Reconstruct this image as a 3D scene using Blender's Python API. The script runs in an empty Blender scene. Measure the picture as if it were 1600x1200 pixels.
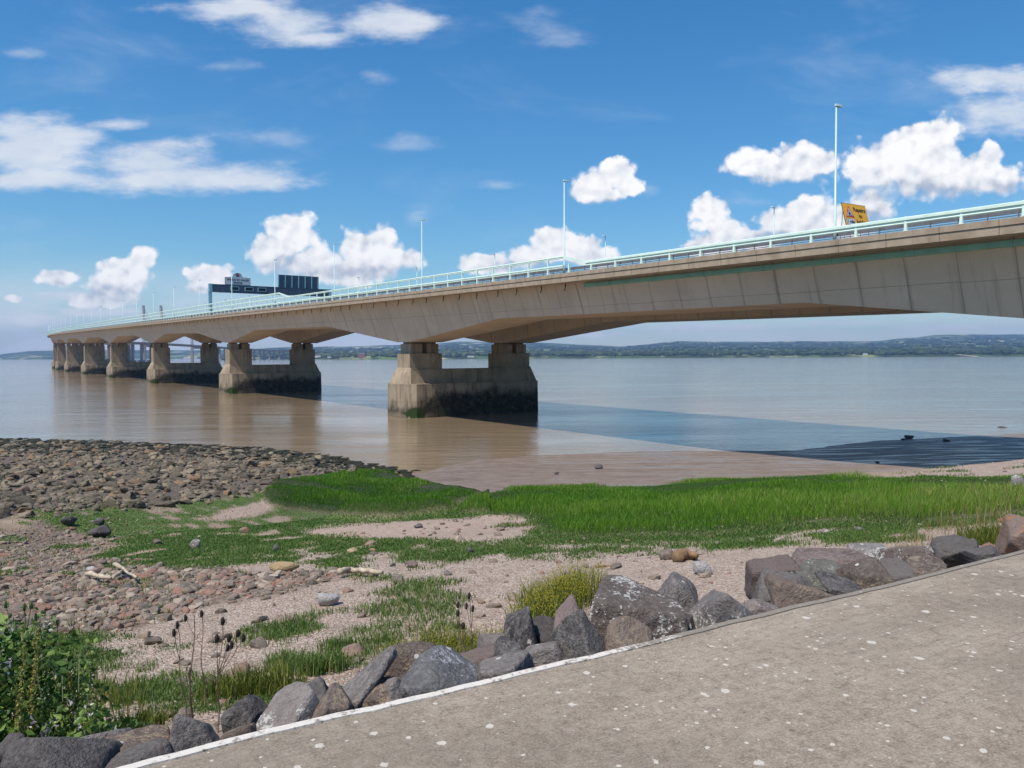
import bpy, math, random
import numpy as np
from mathutils import Matrix, Vector
random.seed(7); RNG = np.random.default_rng(11)
SC = bpy.context.scene; COL = SC.collection
PI = math.pi

# ------------------------------------------------------------------ camera model (used to survey the photograph)
F = 1200.; PITCH = -math.atan(43.8/F); ROLL = math.radians(0.27); EYE = 9.35
CP, SP, CR, SR = math.cos(PITCH), math.sin(PITCH), math.cos(ROLL), math.sin(ROLL)
def ray(x, y):
    u = (x-800)/F; v = (600-y)/F
    u, v = u*CR+v*SR, -u*SR+v*CR
    return np.array([u, CP-v*SP, SP+v*CP])
def at_z(x, y, z):
    r = ray(x, y); return np.array([0, 0, EYE])+r*((z-EYE)/r[2])
def at_y(x, y, Y):
    r = ray(x, y); return np.array([0, 0, EYE])+r*(Y/r[1])
def project(P):
    P = np.asarray(P, float); dx, dy, dz = P[..., 0], P[..., 1], P[..., 2]-EYE
    f = dy*CP+dz*SP; up = -dy*SP+dz*CP
    f = np.where(f > .05, f, .05); u = dx/f; v = up/f
    u, v = u*CR-v*SR, u*SR+v*CR
    return 800+F*u, 600-F*v

# ------------------------------------------------------------------ numpy noise
def _hash(i, j, k):
    n = (i*374761393+j*668265263+k*1442695041) & 0xffffffff
    n = ((n ^ (n >> 13))*1274126177) & 0xffffffff
    return ((n ^ (n >> 16)) & 0xffff)/65535.
def vnoise(p):
    p = np.asarray(p, float); i = np.floor(p).astype(np.int64); f = p-i; f = f*f*(3-2*f)
    r = 0
    for a in (0, 1):
        for b in (0, 1):
            for c in (0, 1):
                w = (f[..., 0] if a else 1-f[..., 0])*(f[..., 1] if b else 1-f[..., 1])*(f[..., 2] if c else 1-f[..., 2])
                r = r+w*_hash(i[..., 0]+a, i[..., 1]+b, i[..., 2]+c)
    return r
def fbm(p, o=4):
    p = np.asarray(p, float); s = 0; a = .5; t = 0
    for k in range(o):
        s = s+a*vnoise(p*(2**k)+k*17.3); t += a; a *= .5
    return s/t-.5
def fbm2(X, Y, sc, o=4, seed=0.):
    return fbm(np.stack([X*sc+seed, Y*sc-seed, np.full_like(X, seed*1.7)], -1), o)
def sstep(a, b, x):
    t = np.clip((x-a)/(b-a), 0, 1); return t*t*(3-2*t)

# ------------------------------------------------------------------ object helpers
def tag(o, label=None, cat=None, group=None, kind=None):
    if label: o['label'] = label
    if cat: o['category'] = cat
    if group: o['group'] = group
    if kind: o['kind'] = kind
    return o
def empty(name, loc=(0, 0, 0), rz=0.):
    o = bpy.data.objects.new(name, None); COL.objects.link(o); o.location = loc; o.rotation_euler = (0, 0, rz); return o
def mesh_np(name, V, faces, mats, smooth=False, attrs=None, uv=None):
    """V (n,3); faces: (m,k) int array or list of index lists."""
    me = bpy.data.meshes.new(name); V = np.ascontiguousarray(V, np.float32)
    if isinstance(faces, np.ndarray):
        m, k = faces.shape; li = faces.ravel().astype(np.int32); st = np.arange(0, m*k, k, dtype=np.int32)
    else:
        cnt = [len(f) for f in faces]; m = len(cnt); li = np.array([i for f in faces for i in f], np.int32)
        st = np.concatenate([[0], np.cumsum(cnt)[:-1]]).astype(np.int32)
    me.vertices.add(len(V)); me.vertices.foreach_set('co', V.ravel())
    me.loops.add(len(li)); me.loops.foreach_set('vertex_index', li)
    me.polygons.add(m); me.polygons.foreach_set('loop_start', st)
    me.update(calc_edges=True)
    me.polygons.foreach_set('use_smooth', np.full(m, bool(smooth)))
    for k, a in (attrs or {}).items():
        at = me.attributes.new(k, 'FLOAT', 'POINT'); at.data.foreach_set('value', np.asarray(a, np.float32))
    if uv is not None:
        l = me.uv_layers.new(name='UVMap'); l.data.foreach_set('uv', np.asarray(uv, np.float32)[li].ravel())
    for mt in (mats if isinstance(mats, (list, tuple)) else [mats]): me.materials.append(mt)
    me.update(); me.validate()
    return me
def add(name, me, parent=None, loc=None, rz=0.):
    o = bpy.data.objects.new(name, me); COL.objects.link(o)
    if parent: o.parent = parent
    if loc is not None: o.location = loc
    if rz: o.rotation_euler = (0, 0, rz)
    return o
class MB:
    def __init__(s): s.v = []; s.f = []; s.uv = []
    def put(s, V, Fc, uv=None):
        n = len(s.v); s.v += [tuple(map(float, p)) for p in V]; s.f += [[i+n for i in f] for f in Fc]
        s.uv += [tuple(map(float, p)) for p in (uv if uv is not None else [(0, 0)]*len(V))]
    def box(s, x0, x1, y0, y1, z0, z1, M=None):
        V = [(x, y, z) for z in (z0, z1) for y in (y0, y1) for x in (x0, x1)]
        if M is not None: V = [tuple(M @ Vector(p)) for p in V]
        s.put(V, [(0, 2, 3, 1), (4, 5, 7, 6), (0, 1, 5, 4), (2, 6, 7, 3), (0, 4, 6, 2), (1, 3, 7, 5)])
    def frustum(s, poly0, z0, poly1, z1):
        n = len(poly0); V = [(x, y, z0) for x, y in poly0]+[(x, y, z1) for x, y in poly1]
        s.put(V, [list(range(n))[::-1], list(range(n, 2*n))]+[(i, (i+1) % n, n+(i+1) % n, n+i) for i in range(n)])
    def tube(s, pts, rad, n=8):
        pts = [Vector(p) for p in pts]; V = []; Fc = []
        if not hasattr(rad, '__len__'): rad = [rad]*len(pts)
        for i, p in enumerate(pts):
            d = (pts[min(i+1, len(pts)-1)]-pts[max(i-1, 0)]).normalized()
            a = d.cross(Vector((0, 0, 1)) if abs(d.z) < .9 else Vector((1, 0, 0))).normalized(); b = d.cross(a)
            for k in range(n):
                t = 2*PI*k/n; V.append(p+(a*math.cos(t)+b*math.sin(t))*rad[i])
        for i in range(len(pts)-1):
            for k in range(n):
                Fc.append((i*n+k, i*n+(k+1) % n, (i+1)*n+(k+1) % n, (i+1)*n+k))
        Fc.append(list(range(n))); Fc.append([(len(pts)-1)*n+k for k in range(n)][::-1])
        s.put(V, Fc)
    def mesh(s, name, mat, smooth=False):
        me = mesh_np(name, np.array(s.v), s.f, mat, smooth, uv=np.array(s.uv))
        import bmesh
        bm = bmesh.new(); bm.from_mesh(me); bmesh.ops.recalc_face_normals(bm, faces=bm.faces[:]); bm.to_mesh(me); bm.free()
        return me
    def build(s, name, mat, parent=None, loc=None, rz=0., smooth=False):
        return add(name, s.mesh(name, mat, smooth), parent, loc, rz)

# ------------------------------------------------------------------ material helpers
class NT:
    def __init__(s, tree): s.t = tree; s.N = tree.nodes; s.L = tree.links
    def n(s, typ, ins=None, **kw):
        nd = s.N.new(typ)
        for k, v in kw.items(): setattr(nd, k, v)
        for k, v in (ins or {}).items(): s.set(nd, k, v)
        return nd
    def set(s, nd, k, v):
        sk = nd.inputs[k]
        if isinstance(v, bpy.types.NodeSocket): s.L.new(v, sk)
        elif isinstance(v, bpy.types.Node): s.L.new(v.outputs[0], sk)
        else: sk.default_value = v
    def math(s, op, a, b=None, clamp=False):
        nd = s.n('ShaderNodeMath', {0: a}, operation=op, use_clamp=clamp)
        if b is not None: s.set(nd, 1, b)
        return nd.outputs[0]
    def ramp(s, fac, stops, interp='LINEAR'):
        nd = s.n('ShaderNodeValToRGB', {0: fac}); nd.color_ramp.interpolation = interp; e = nd.color_ramp.elements
        while len(e) < len(stops): e.new(.5)
        for i, (p, c) in enumerate(stops):
            e[i].position = p; e[i].color = (*c, 1) if hasattr(c, '__len__') else (c, c, c, 1)
        return nd.outputs[0]
    def mix(s, fac, a, b, blend='MIX'):
        nd = s.n('ShaderNodeMix', data_type='RGBA', blend_type=blend); nd.clamp_factor = True
        s.set(nd, 0, fac)
        for k, v in ((6, a), (7, b)):
            s.set(nd, k, (*v, 1) if isinstance(v, tuple) and len(v) == 3 else v)
        return nd.outputs[2]
    def mrange(s, v, a, b, c=0., d=1., smooth=True):
        nd = s.n('ShaderNodeMapRange', {0: v, 1: a, 2: b, 3: c, 4: d}, interpolation_type='SMOOTHSTEP' if smooth else 'LINEAR')
        return nd.outputs[0]
    def noise(s, vec, scale, detail=4., rough=.5, dist=0.):
        nd = s.n('ShaderNodeTexNoise', {'Scale': scale, 'Detail': detail, 'Roughness': rough, 'Distortion': dist})
        if vec is not None: s.set(nd, 'Vector', vec)
        return nd.outputs[0]
    def scaled(s, vec, sc):
        return s.n('ShaderNodeVectorMath', {0: vec, 1: sc}, operation='MULTIPLY').outputs[0]
    def attr(s, name): return s.n('ShaderNodeAttribute', attribute_name=name).outputs[2]
def mat(name):
    m = bpy.data.materials.new(name); m.use_nodes = True; t = NT(m.node_tree)
    b = t.N['Principled BSDF']; return m, t, b
def simple(name, col, rough=.6, metal=0., var=.15, scale=3., spec=.5):
    m, t, b = mat(name); co = t.n('ShaderNodeTexCoord').outputs['Object']
    n = t.noise(co, scale, 5.)
    dk = tuple(c*(1-var) for c in col); lt = tuple(min(1, c*(1+var)) for c in col)
    t.set(b, 'Base Color', t.ramp(n, [(.3, dk), (.7, lt)])); t.set(b, 'Roughness', rough); t.set(b, 'Metallic', metal)
    t.set(b, 'Specular IOR Level', spec)
    return m

def m_concrete_girder():
    m, t, b = mat('girder_concrete'); uv = t.n('ShaderNodeUVMap').outputs[0]; co = t.n('ShaderNodeTexCoord').outputs['Object']
    sx = t.n('ShaderNodeSeparateXYZ', {0: uv}); s = sx.outputs[0]; h = sx.outputs[1]
    big = t.noise(t.scaled(co, (.25, .25, .35)), 1., 6., .6)
    c = t.ramp(big, [(.25, (.49, .4, .31)), (.55, (.6, .495, .385)), (.8, (.67, .56, .445))])
    seg = t.n('ShaderNodeTexWhiteNoise', {'W': t.math('FLOOR', t.math('DIVIDE', s, 3.5))}, noise_dimensions='1D').outputs[0]
    c = t.mix(t.math('MULTIPLY', seg, .35), c, (.6, .49, .38))
    stv = t.n('ShaderNodeCombineXYZ', {0: t.math('MULTIPLY', s, 1.6), 1: t.math('MULTIPLY', h, .12)})
    st = t.noise(stv, 1., 5., .65)
    c = t.mix(t.mrange(st, .54, .76, 0., .5), c, (.25, .2, .155))
    fr = t.math('FRACT', t.math('DIVIDE', s, 3.5)); jn = t.math('ABSOLUTE', t.math('SUBTRACT', fr, .5))
    near = t.mrange(jn, .4, .5, 0., 1.)
    blot = t.mrange(t.noise(stv, .9, 3.), .42, .7)
    c = t.mix(t.math('MULTIPLY', t.math('MULTIPLY', near, blot), .5), c, (.2, .165, .13))
    ln = t.mrange(jn, .489, .494, 0., 1.)
    c = t.mix(t.math('MULTIPLY', ln, .5), c, (.13, .108, .088))
    hj = t.math('ABSOLUTE', t.math('SUBTRACT', h, t.math('ADD', 2.6, t.math('MULTIPLY', seg, .12))))
    c = t.mix(t.math('MULTIPLY', t.mrange(hj, .045, .02, 0., 1.), .4), c, (.14, .115, .09))
    t.set(b, 'Base Color', c); t.set(b, 'Roughness', .85); t.set(b, 'Specular IOR Level', .25)
    bp = t.n('ShaderNodeBump', {'Height': t.noise(co, 3., 8., .7), 'Strength': .25, 'Distance': .08}); t.set(b, 'Normal', bp.outputs[0])
    return m
def m_concrete_pier():
    m, t, b = mat('pier_concrete'); co = t.n('ShaderNodeTexCoord').outputs['Object']; sx = t.n('ShaderNodeSeparateXYZ', {0: co})
    x, z = sx.outputs[0], sx.outputs[2]
    big = t.noise(t.scaled(co, (.5, .5, .35)), 1., 6., .6)
    c = t.ramp(big, [(.25, (.22, .175, .125)), (.5, (.34, .27, .19)), (.8, (.43, .345, .25))])
    stv = t.scaled(co, (1.5, 1.5, .12)); st = t.noise(stv, 1., 5., .65)
    c = t.mix(t.mrange(st, .5, .68, 0., .75), c, (.1, .082, .064))
    fx = t.math('ABSOLUTE', t.math('SUBTRACT', t.math('FRACT', t.math('DIVIDE', x, 2.9)), .5))
    c = t.mix(t.math('MULTIPLY', t.mrange(fx, .488, .495), .5), c, (.1, .08, .06))
    fz = t.math('ABSOLUTE', t.math('SUBTRACT', t.math('FRACT', t.math('DIVIDE', z, 2.45)), .5))
    c = t.mix(t.math('MULTIPLY', t.mrange(fz, .488, .495), .5), c, (.1, .08, .06))
    # tide line: black weed up to the neap mark, lower towards the scoured nose
    rag = t.math('MULTIPLY', t.math('SUBTRACT', t.noise(t.scaled(co, (1., 1., .8)), .55, 7., .65), .5), 4.5)
    drip = t.math('MULTIPLY', t.math('SUBTRACT', t.noise(t.scaled(co, (1.6, 1.6, .25)), 1., 4., .6), .5), 1.2)
    lev = t.mrange(x, -13.8, -8.2, 1.7, 4.0); lev = t.math('ADD', t.math('ADD', lev, rag), drip)
    d = t.math('SUBTRACT', lev, z); wm = t.math('MULTIPLY', t.mrange(d, -.8, 1.3), t.mrange(t.noise(co, 1.8, 6., .7), .3, .5, .72, 1.))
    wcol = t.ramp(t.noise(co, 1.3, 5.), [(.3, (.016, .015, .012)), (.6, (.042, .038, .028)), (.8, (.075, .068, .048))])
    c = t.mix(wm, c, wcol)
    pale = t.mrange(z, 1.1, .3, 0., .55); c = t.mix(t.math('MULTIPLY', pale, t.mrange(x, -11.5, -8.5, 1., 0.)), c, (.3, .235, .16))
    gx = t.math('ABSOLUTE', t.math('ADD', x, 12.2)); g = t.math('SUBTRACT', t.mrange(gx, 0., 2.2, .75, 0.), t.math('ABSOLUTE', t.math('SUBTRACT', t.math('MULTIPLY', z, .6), .45)))
    sy = sx.outputs[1]
    gm = t.math('MULTIPLY', t.mrange(t.math('ADD', g, t.math('MULTIPLY', rag, .75)), .0, .25), t.mrange(sy, -2., -3., 0., 1.))
    c = t.mix(gm, c, (.03, .048, .012))
    t.set(b, 'Base Color', c); t.set(b, 'Roughness', .9); t.set(b, 'Specular IOR Level', .2)
    bp = t.n('ShaderNodeBump', {'Height': t.noise(co, 2.5, 8., .7), 'Strength': .5, 'Distance': .12}); t.set(b, 'Normal', bp.outputs[0])
    return m
def m_rock(name, dark, mid, lite, spots=.5, lichen=0., lcol=(.62, .6, .54), weed=0., hue=(.16, .1, .075), bump=.9, scale=1., palette=None):
    m, t, b = mat(name); co = t.n('ShaderNodeTexCoord').outputs['Object']; ob = t.n('ShaderNodeObjectInfo')
    rnd = t.math('FRACT', t.math('ADD', ob.outputs['Random'], t.attr('rnd')))
    off = t.n('ShaderNodeVectorMath', {0: co}, operation='ADD'); cx = t.n('ShaderNodeCombineXYZ', {0: t.math('MULTIPLY', rnd, 37.), 1: t.math('MULTIPLY', rnd, 91.)})
    t.set(off, 1, cx.outputs[0]); p = t.scaled(off.outputs[0], (scale,)*3)
    n1 = t.noise(p, 3.5, 7., .65); n2 = t.noise(p, 22., 6., .7); n3 = t.noise(p, 60., 3., .6)
    c = t.ramp(n1, [(.28, dark), (.5, mid), (.75, lite)])
    c = t.mix(t.mrange(n2, .45, .62, 0., .8), c, lite); c = t.mix(t.mrange(n3, .5, .66, 0., .75), c, dark); c = t.mix(t.mrange(n2, .42, .34, 0., .6), c, dark)
    c = t.mix(t.mrange(rnd, .25, .95, 0., .75), c, t.mix(n1, hue, lite))
    c = t.mix(t.mrange(t.math('FRACT', t.math('MULTIPLY', rnd, 7.13)), 0., 1., 0., .55), c, dark)
    if palette:
        pc = t.ramp(rnd, [(k/len(palette), q) for k, q in enumerate(palette)], 'CONSTANT')
        c = t.mix(t.mrange(n1, .3, .7, .0, .3), pc, lite); c = t.mix(t.mrange(n2, .5, .72, 0., .55), c, dark); c = t.mix(t.mrange(n2, .48, .3, 0., .35), c, lite)
    if lichen:
        lm = t.mrange(t.math('ADD', t.noise(p, 4.5, 8., .72), t.math('ADD', t.math('MULTIPLY', t.math('SUBTRACT', n2, .5), .5), t.math('MULTIPLY', t.math('SUBTRACT', n3, .5), .45))), .62-lichen, .68-lichen)
        c = t.mix(lm, c, t.ramp(n3, [(.3, tuple(q*.7 for q in lcol)), (.7, lcol)]))
    if spots:
        v = t.n('ShaderNodeTexVoronoi', {'Vector': p, 'Scale': 9., 'Randomness': 1.}); keep = t.math('GREATER_THAN', t.n('ShaderNodeSeparateColor', {0: v.outputs[1]}).outputs[0], 1-spots*.5)
        dd = t.math('ADD', v.outputs[0], t.math('MULTIPLY', t.math('SUBTRACT', n3, .5), .15))
        c = t.mix(t.math('MULTIPLY', t.mrange(dd, .17, .12), keep), c, (.6, .57, .5))
    if weed:
        c = t.mix(t.mrange(t.noise(p, 2.2, 5.), .62-weed, .72-weed), c, (.03, .032, .016))
    t.set(b, 'Base Color', c); t.set(b, 'Roughness', .88); t.set(b, 'Specular IOR Level', .3)
    hgt = t.math('ADD', t.math('MULTIPLY', n1, 1.), t.math('ADD', t.math('MULTIPLY', n2, .55), t.math('MULTIPLY', n3, .25)))
    bp = t.n('ShaderNodeBump', {'Height': hgt, 'Strength': bump, 'Distance': .075/scale}); t.set(b, 'Normal', bp.outputs[0])
    return m
def m_leaf(name, stops, trans=.35, rough=.55):
    m, t, b = mat(name); c = t.ramp(t.attr('rnd'), stops)
    t.set(b, 'Base Color', c); t.set(b, 'Roughness', rough); t.set(b, 'Specular IOR Level', .3)
    tr = t.n('ShaderNodeBsdfTranslucent', {0: c}); mx = t.n('ShaderNodeMixShader', {0: trans, 1: b.outputs[0], 2: tr.outputs[0]})
    t.L.new(mx.outputs[0], t.N['Material Output'].inputs[0]); return m

M = {}
M['girder'] = m_concrete_girder(); M['pier'] = m_concrete_pier()
def m_cornice():
    m, t, b = mat('cornice_concrete'); uv = t.n('ShaderNodeUVMap').outputs[0]; co = t.n('ShaderNodeTexCoord').outputs['Object']
    sx = t.n('ShaderNodeSeparateXYZ', {0: uv}); s = sx.outputs[0]
    c = t.ramp(t.noise(co, 1.1, 7., .65), [(.3, (.28, .215, .155)), (.55, (.38, .3, .22)), (.75, (.45, .365, .28))])
    st = t.noise(t.n('ShaderNodeCombineXYZ', {0: t.math('MULTIPLY', s, 2.2), 1: 0., 2: 0.}), 1., 4., .7)
    c = t.mix(t.mrange(st, .56, .72, 0., .7), c, (.13, .1, .075))
    fr = t.math('ABSOLUTE', t.math('SUBTRACT', t.math('FRACT', t.math('DIVIDE', s, 3.5)), .5)); c = t.mix(t.mrange(fr, .49, .495, 0., .7), c, (.09, .07, .055))
    t.set(b, 'Base Color', c); t.set(b, 'Roughness', .88); t.set(b, 'Specular IOR Level', .2); return m
M['cornice'] = m_cornice()
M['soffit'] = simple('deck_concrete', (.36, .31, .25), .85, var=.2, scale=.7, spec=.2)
M['asphalt'] = simple('asphalt', (.05, .05, .052), .9)
M['mint'] = simple('mint_painted_steel', (.7, .86, .75), .38, var=.07, scale=1.5)
M['mintpole'] = simple('pale_painted_steel', (.5, .64, .63), .4, var=.06, scale=1.)
M['teal'] = simple('teal_duct', (.23, .48, .4), .5, var=.14, scale=.8)
M['galv'] = simple('galvanised_steel', (.2, .2, .21), .5, .4, var=.2)
M['darkpipe'] = simple('dark_drain_pipe', (.03, .028, .025), .6)
M['navy_shaded'] = simple('shaded_beam_steel', (.045, .075, .115), .5, var=.15, scale=1.)  # gantry beam tone, with the shade on it put into the dark colour
M['bluesteel'] = simple('blue_painted_steel', (.2, .42, .5), .45, var=.1)
M['bluegrey'] = simple('sign_back', (.05, .1, .15), .45, var=.2, scale=1.)
M['signwhite'] = simple('sign_face', (.5, .55, .58), .5, var=.04)
M['black'] = simple('sign_black', (.012, .012, .014), .6)
M['amber'] = simple('amber_sign', (.75, .38, .025), .5, var=.05)
M['red'] = simple('sign_red', (.55, .03, .02), .5)
M['emblem'] = simple('emblem_red', (.22, .02, .025), .6)
M['farconcrete'] = simple('far_concrete', (.27, .26, .25), .8, var=.1, scale=.05)
M['cablewhite'] = simple('stay_cable', (.6, .62, .64), .5)

# ================================================================== BRIDGE
TH = math.radians(35.4); B0 = np.array([-math.sin(TH), math.cos(TH)]); T0 = np.array([math.cos(TH), math.sin(TH)])
TC = 67.6; S_ARC = 540.; RAD = 3850.
def C(s):
    if s <= S_ARC: return T0*TC+B0*s, TH
    a = (s-S_ARC)/RAD; base = T0*TC+B0*S_ARC; cen = base+T0*RAD; h = TH-a
    n = np.array([math.cos(h), math.sin(h)]); return cen-n*RAD, h
_zs = np.array([-400, -150, 0, 60, 100, 200, 400, 800, 1400, 2000, 2300, 2600, 3500, 5000, 6000.]); _zv = np.array([14.5, 16.1, 17.15, 17.85, 18.45, 20.05, 23.35, 29.6, 38, 44, 45.5, 44.5, 34, 20, 18.])
_gs = np.arange(-400, 6000, 5.); _gz = np.interp(_gs, _zs, _zv); _k = np.hanning(21); _k /= _k.sum(); _gz = np.convolve(np.pad(_gz, 10, mode='edge'), _k, 'valid')
def ztop(s): return float(np.interp(s, _gs, _gz))
def pos(s, v, dz=0.):
    c, h = C(s); return (c[0]+v*math.cos(h), c[1]+v*math.sin(h), ztop(s)+dz)
PIER = [107+98.5*k for k in range(-2, 18)]
def depth(s):
    d = min(abs(s-p) for p in PIER)
    if d < 1.9: return 7.0
    return 7.0-2.9*min(1., (d-1.9)/26.)
def sweep(mb, ss, prof, closed=True):
    """prof(s) -> list of (v, dz); skin along the bridge, with UV = (station, girth)"""
    V = []; UV = []; n = len(prof(ss[0]))
    for s in ss:
        g = 0.; last = None
        for v, dz in prof(s):
            if last: g += math.hypot(v-last[0], dz-last[1])
            last = (v, dz); V.append(pos(s, v, dz)); UV.append((s, g))
    Fc = []
    for i in range(len(ss)-1):
        for k in range(n if closed else n-1):
            k2 = (k+1) % n; Fc.append((i*n+k, (i+1)*n+k, (i+1)*n+k2, i*n+k2))
    if closed: Fc.append(list(range(n))); Fc.append([(len(ss)-1)*n+k for k in range(n)][::-1])
    mb.put(V, Fc, UV)
S_END = 1800.
def stations(a, b, step): return list(np.linspace(a, b, max(2, int(round((b-a)/step))+1)))
knots = []
for p in PIER: knots += [p-27.9, p-1.9, p+1.9, p+27.9]
SS = sorted(set([round(x, 2) for x in stations(-140, 560, 7)+stations(560, S_END, 12)+knots if -140 <= x <= S_END]))
bridge = empty('road_bridge', (*C(105)[0], 0.)); bo = Vector((*C(105)[0], 0.))
tag(bridge, 'long pale concrete motorway bridge with haunched girders curving across the estuary', 'bridge')
def bpart(mb, name, m, parent=None, smooth=False):
    o = mb.build(name, m, None, smooth=smooth)
    o.data.transform(Matrix.Translation(-bo if parent is None else -bo))
    o.parent = parent or bridge; return o
mb = MB(); sweep(mb, SS, lambda s: [(-16.3, -.02), (16.3, -.02), (16.3, -.5), (14.3, -.82), (4.2, -.82), (3.2, -.5), (-3.6, -.5), (-5., -.82), (-14.8, -.82), (-16.3, -.5)])
bpart(mb, 'deck_slab', M['soffit'])
mb = MB(); sweep(mb, SS, lambda s: [(-14.6, .02), (14.6, .02), (14.6, -.01), (-14.6, -.01)]); bpart(mb, 'road_surface', M['asphalt'])
for sg in (-1, 1):
    def prof(s, sg=sg):
        D = depth(s); o = 14.-(D-.8)*.36; i = 4.8+(D-.8)*.18
        p = [(-o0*1., z) for o0, z in ((14., -.8), (o, -D), (i, -D), (4.8, -.8))]
        return [(v-.5, z) for v, z in p] if sg < 0 else [(-v-.5, z) for v, z in p][::-1]
    mb = MB(); sweep(mb, SS, prof); bpart(mb, 'girder', M['girder'])
    mb = MB()
    sweep(mb, SS, lambda s: [(sg*v, z) for v, z in ((16.3, .06), (16.56, .06), (16.56, -.34), (16.3, -.34))])
    sweep(mb, SS, lambda s: [(sg*v, z) for v, z in ((16.301, -.36), (16.5, -.36), (16.5, -.88), (16.301, -.88))])
    bpart(mb, 'cornice', M['cornice'])
# ---- piers
def octo(x0, x1, y0, y1, cx, cy):
    return [(x0, y0+cy), (x0+cx, y0), (x1-cx, y0), (x1, y0+cy), (x1, y1-cy), (x1-cx, y1), (x0+cx, y1), (x0, y1-cy)]
for k, s in enumerate(PIER):
    c, h = C(s); bot = ztop(s)-7.0; grd = 0.
    mb = MB()
    mb.frustum(octo(-13.9, 12.3, -4.3, 4.3, 1.6, 1.9), -4., octo(-13.8, 12.2, -4.2, 4.2, 1.6, 1.9), 5.15)
    pr = mb.build('pier', M['pier'], bridge, Vector((*c, 0))-bo, h)
    if k == 3: pr['label'] = 'nearest pier, standing in shallow water'
    mb = MB()
    # tie wall with pyramid buttresses at both noses
    mb.box(-12.2, 10.6, -2.3, 2.3, 5.15, 7.35)
    mb.frustum([(-13.55, -2.3), (-12.7, -3.3), (-9.1, -2.31), (-9.1, 2.31), (-12.7, 3.3), (-13.55, 2.3)], 5.15, [(-12.24, -2.3), (-12.22, -2.32), (-12.1, -2.315), (-12.1, 2.315), (-12.22, 2.32), (-12.24, 2.3)], 7.6)
    mb.frustum([(11.95, 2.3), (11.1, 3.3), (7.6, 2.31), (7.6, -2.31), (11.1, -3.3), (11.95, -2.3)], 5.15, [(10.64, 2.3), (10.62, 2.32), (10.5, 2.315), (10.5, -2.315), (10.62, -2.32), (10.64, -2.3)], 7.6)
    mb.build('tie_wall', M['pier'], pr)
    ct = bot-1.75
    for xa, xb in ((-12.22, -6.5), (4.95, 10.62)):
        mb = MB(); mb.box(xa, xb, -2.05, 2.05, 7.35, ct); mb.build('column', M['pier'], pr)
        xm = (xa+xb)/2
        for pa, pb in ((xa+.42, xm-.42), (xm+.42, xb-.42)):
            mb = MB()
            mb.box(pa, pb, -1.7, 1.7, ct, bot-.26); mb.box(pa+.2, pb-.2, -1.2, 1.2, bot-.26, bot+.05)
            mb.build('bearing_plinth', M['pier'], pr)
# ---- parapets
def rail(mb, a, b, z0, z1, v, w, sg=-1, bulge=.05):
    ss = stations(a, b, 8)
    zm = (z0+z1)/2
    sweep(mb, ss, lambda s: [(sg*(v-w), z0), (sg*(v+w*.6), z0), (sg*(v+w), z0+(z1-z0)*.12), (sg*(v+w*.4), zm), (sg*(v+w+bulge), zm+.02), (sg*(v+w+bulge), z1-.05), (sg*(v+w*.5), z1), (sg*(v-w), z1)])
for sg in (-1, 1):
    V = 16.42; mb = MB()
    rail(mb, -140, 59, .52, 1.0, V, .09, sg)
    rail(mb, 62.6, S_END, .58, .92, V, .09, sg, .03)
    rail(mb, 62.6, 146, 1.6, 1.87, V, .08, sg, .02)
    rail(mb, 152, S_END, 1.6, 1.87, V, .08, sg, .02); rail(mb, 152, S_END, 2.62, 2.92, V, .08, sg, .02); rail(mb, 146, 152, 1.6, 1.87, V, .08, sg, .02)
    for a, b, za, zb in ((59, 62.6, 1.0, 1.87), (146, 152, 1.87, 2.92)):
        ss = stations(a, b, 1)
        sweep(mb, ss, lambda s: [(sg*(V-.07), za+(zb-za)*(s-a)/(b-a)-.27), (sg*(V+.09), za+(zb-za)*(s-a)/(b-a)-.27), (sg*(V+.09), za+(zb-za)*(s-a)/(b-a)), (sg*(V-.07), za+(zb-za)*(s-a)/(b-a))])
    pp = bpart(mb, 'parapet', M['mint'])
    def post_mb(hh, w=.1):
        p = MB(); p.frustum([(-.09, -w), (.12, -w), (.12, w), (-.09, w)], 0., [(-.06, -w*.6), (.08, -w*.6), (.08, w*.6), (-.06, w*.6)], hh-.04)
        p.box(-.1, .12, -.16, .16, 0., .035); return p.mesh('post', M['mint'])
    pm = [post_mb(1.), post_mb(1.86), post_mb(2.9, .08)]
    rest = MB(); cnt = 0; s = -43.3
    while s < S_END:
        kx = 0 if s < 62 else (1 if s < 151 else 2)
        if sg < 0 and cnt < 98:
            x, y, z = pos(s, sg*V, .06); o = add('post', pm[kx], pp, Vector((x, y, z))-bo, C(s)[1]+PI); cnt += 1
        elif s < 900:
            x, y, z = pos(s, sg*V, .06); hh = (1., 1.86, 2.9)[kx]
            rest.box(-.07, .09, -.08, .08, 0, hh-.04, Matrix.Translation((x, y, z)) @ Matrix.Rotation(C(s)[1], 4, 'Z'))
        s += 3.5 if s < 420 else 5.
    ro = rest.build('post', M['mint'], None); ro.data.transform(Matrix.Translation(-bo)); ro.parent = pp
    if sg < 0: tag(ro, kind='stuff')
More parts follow.
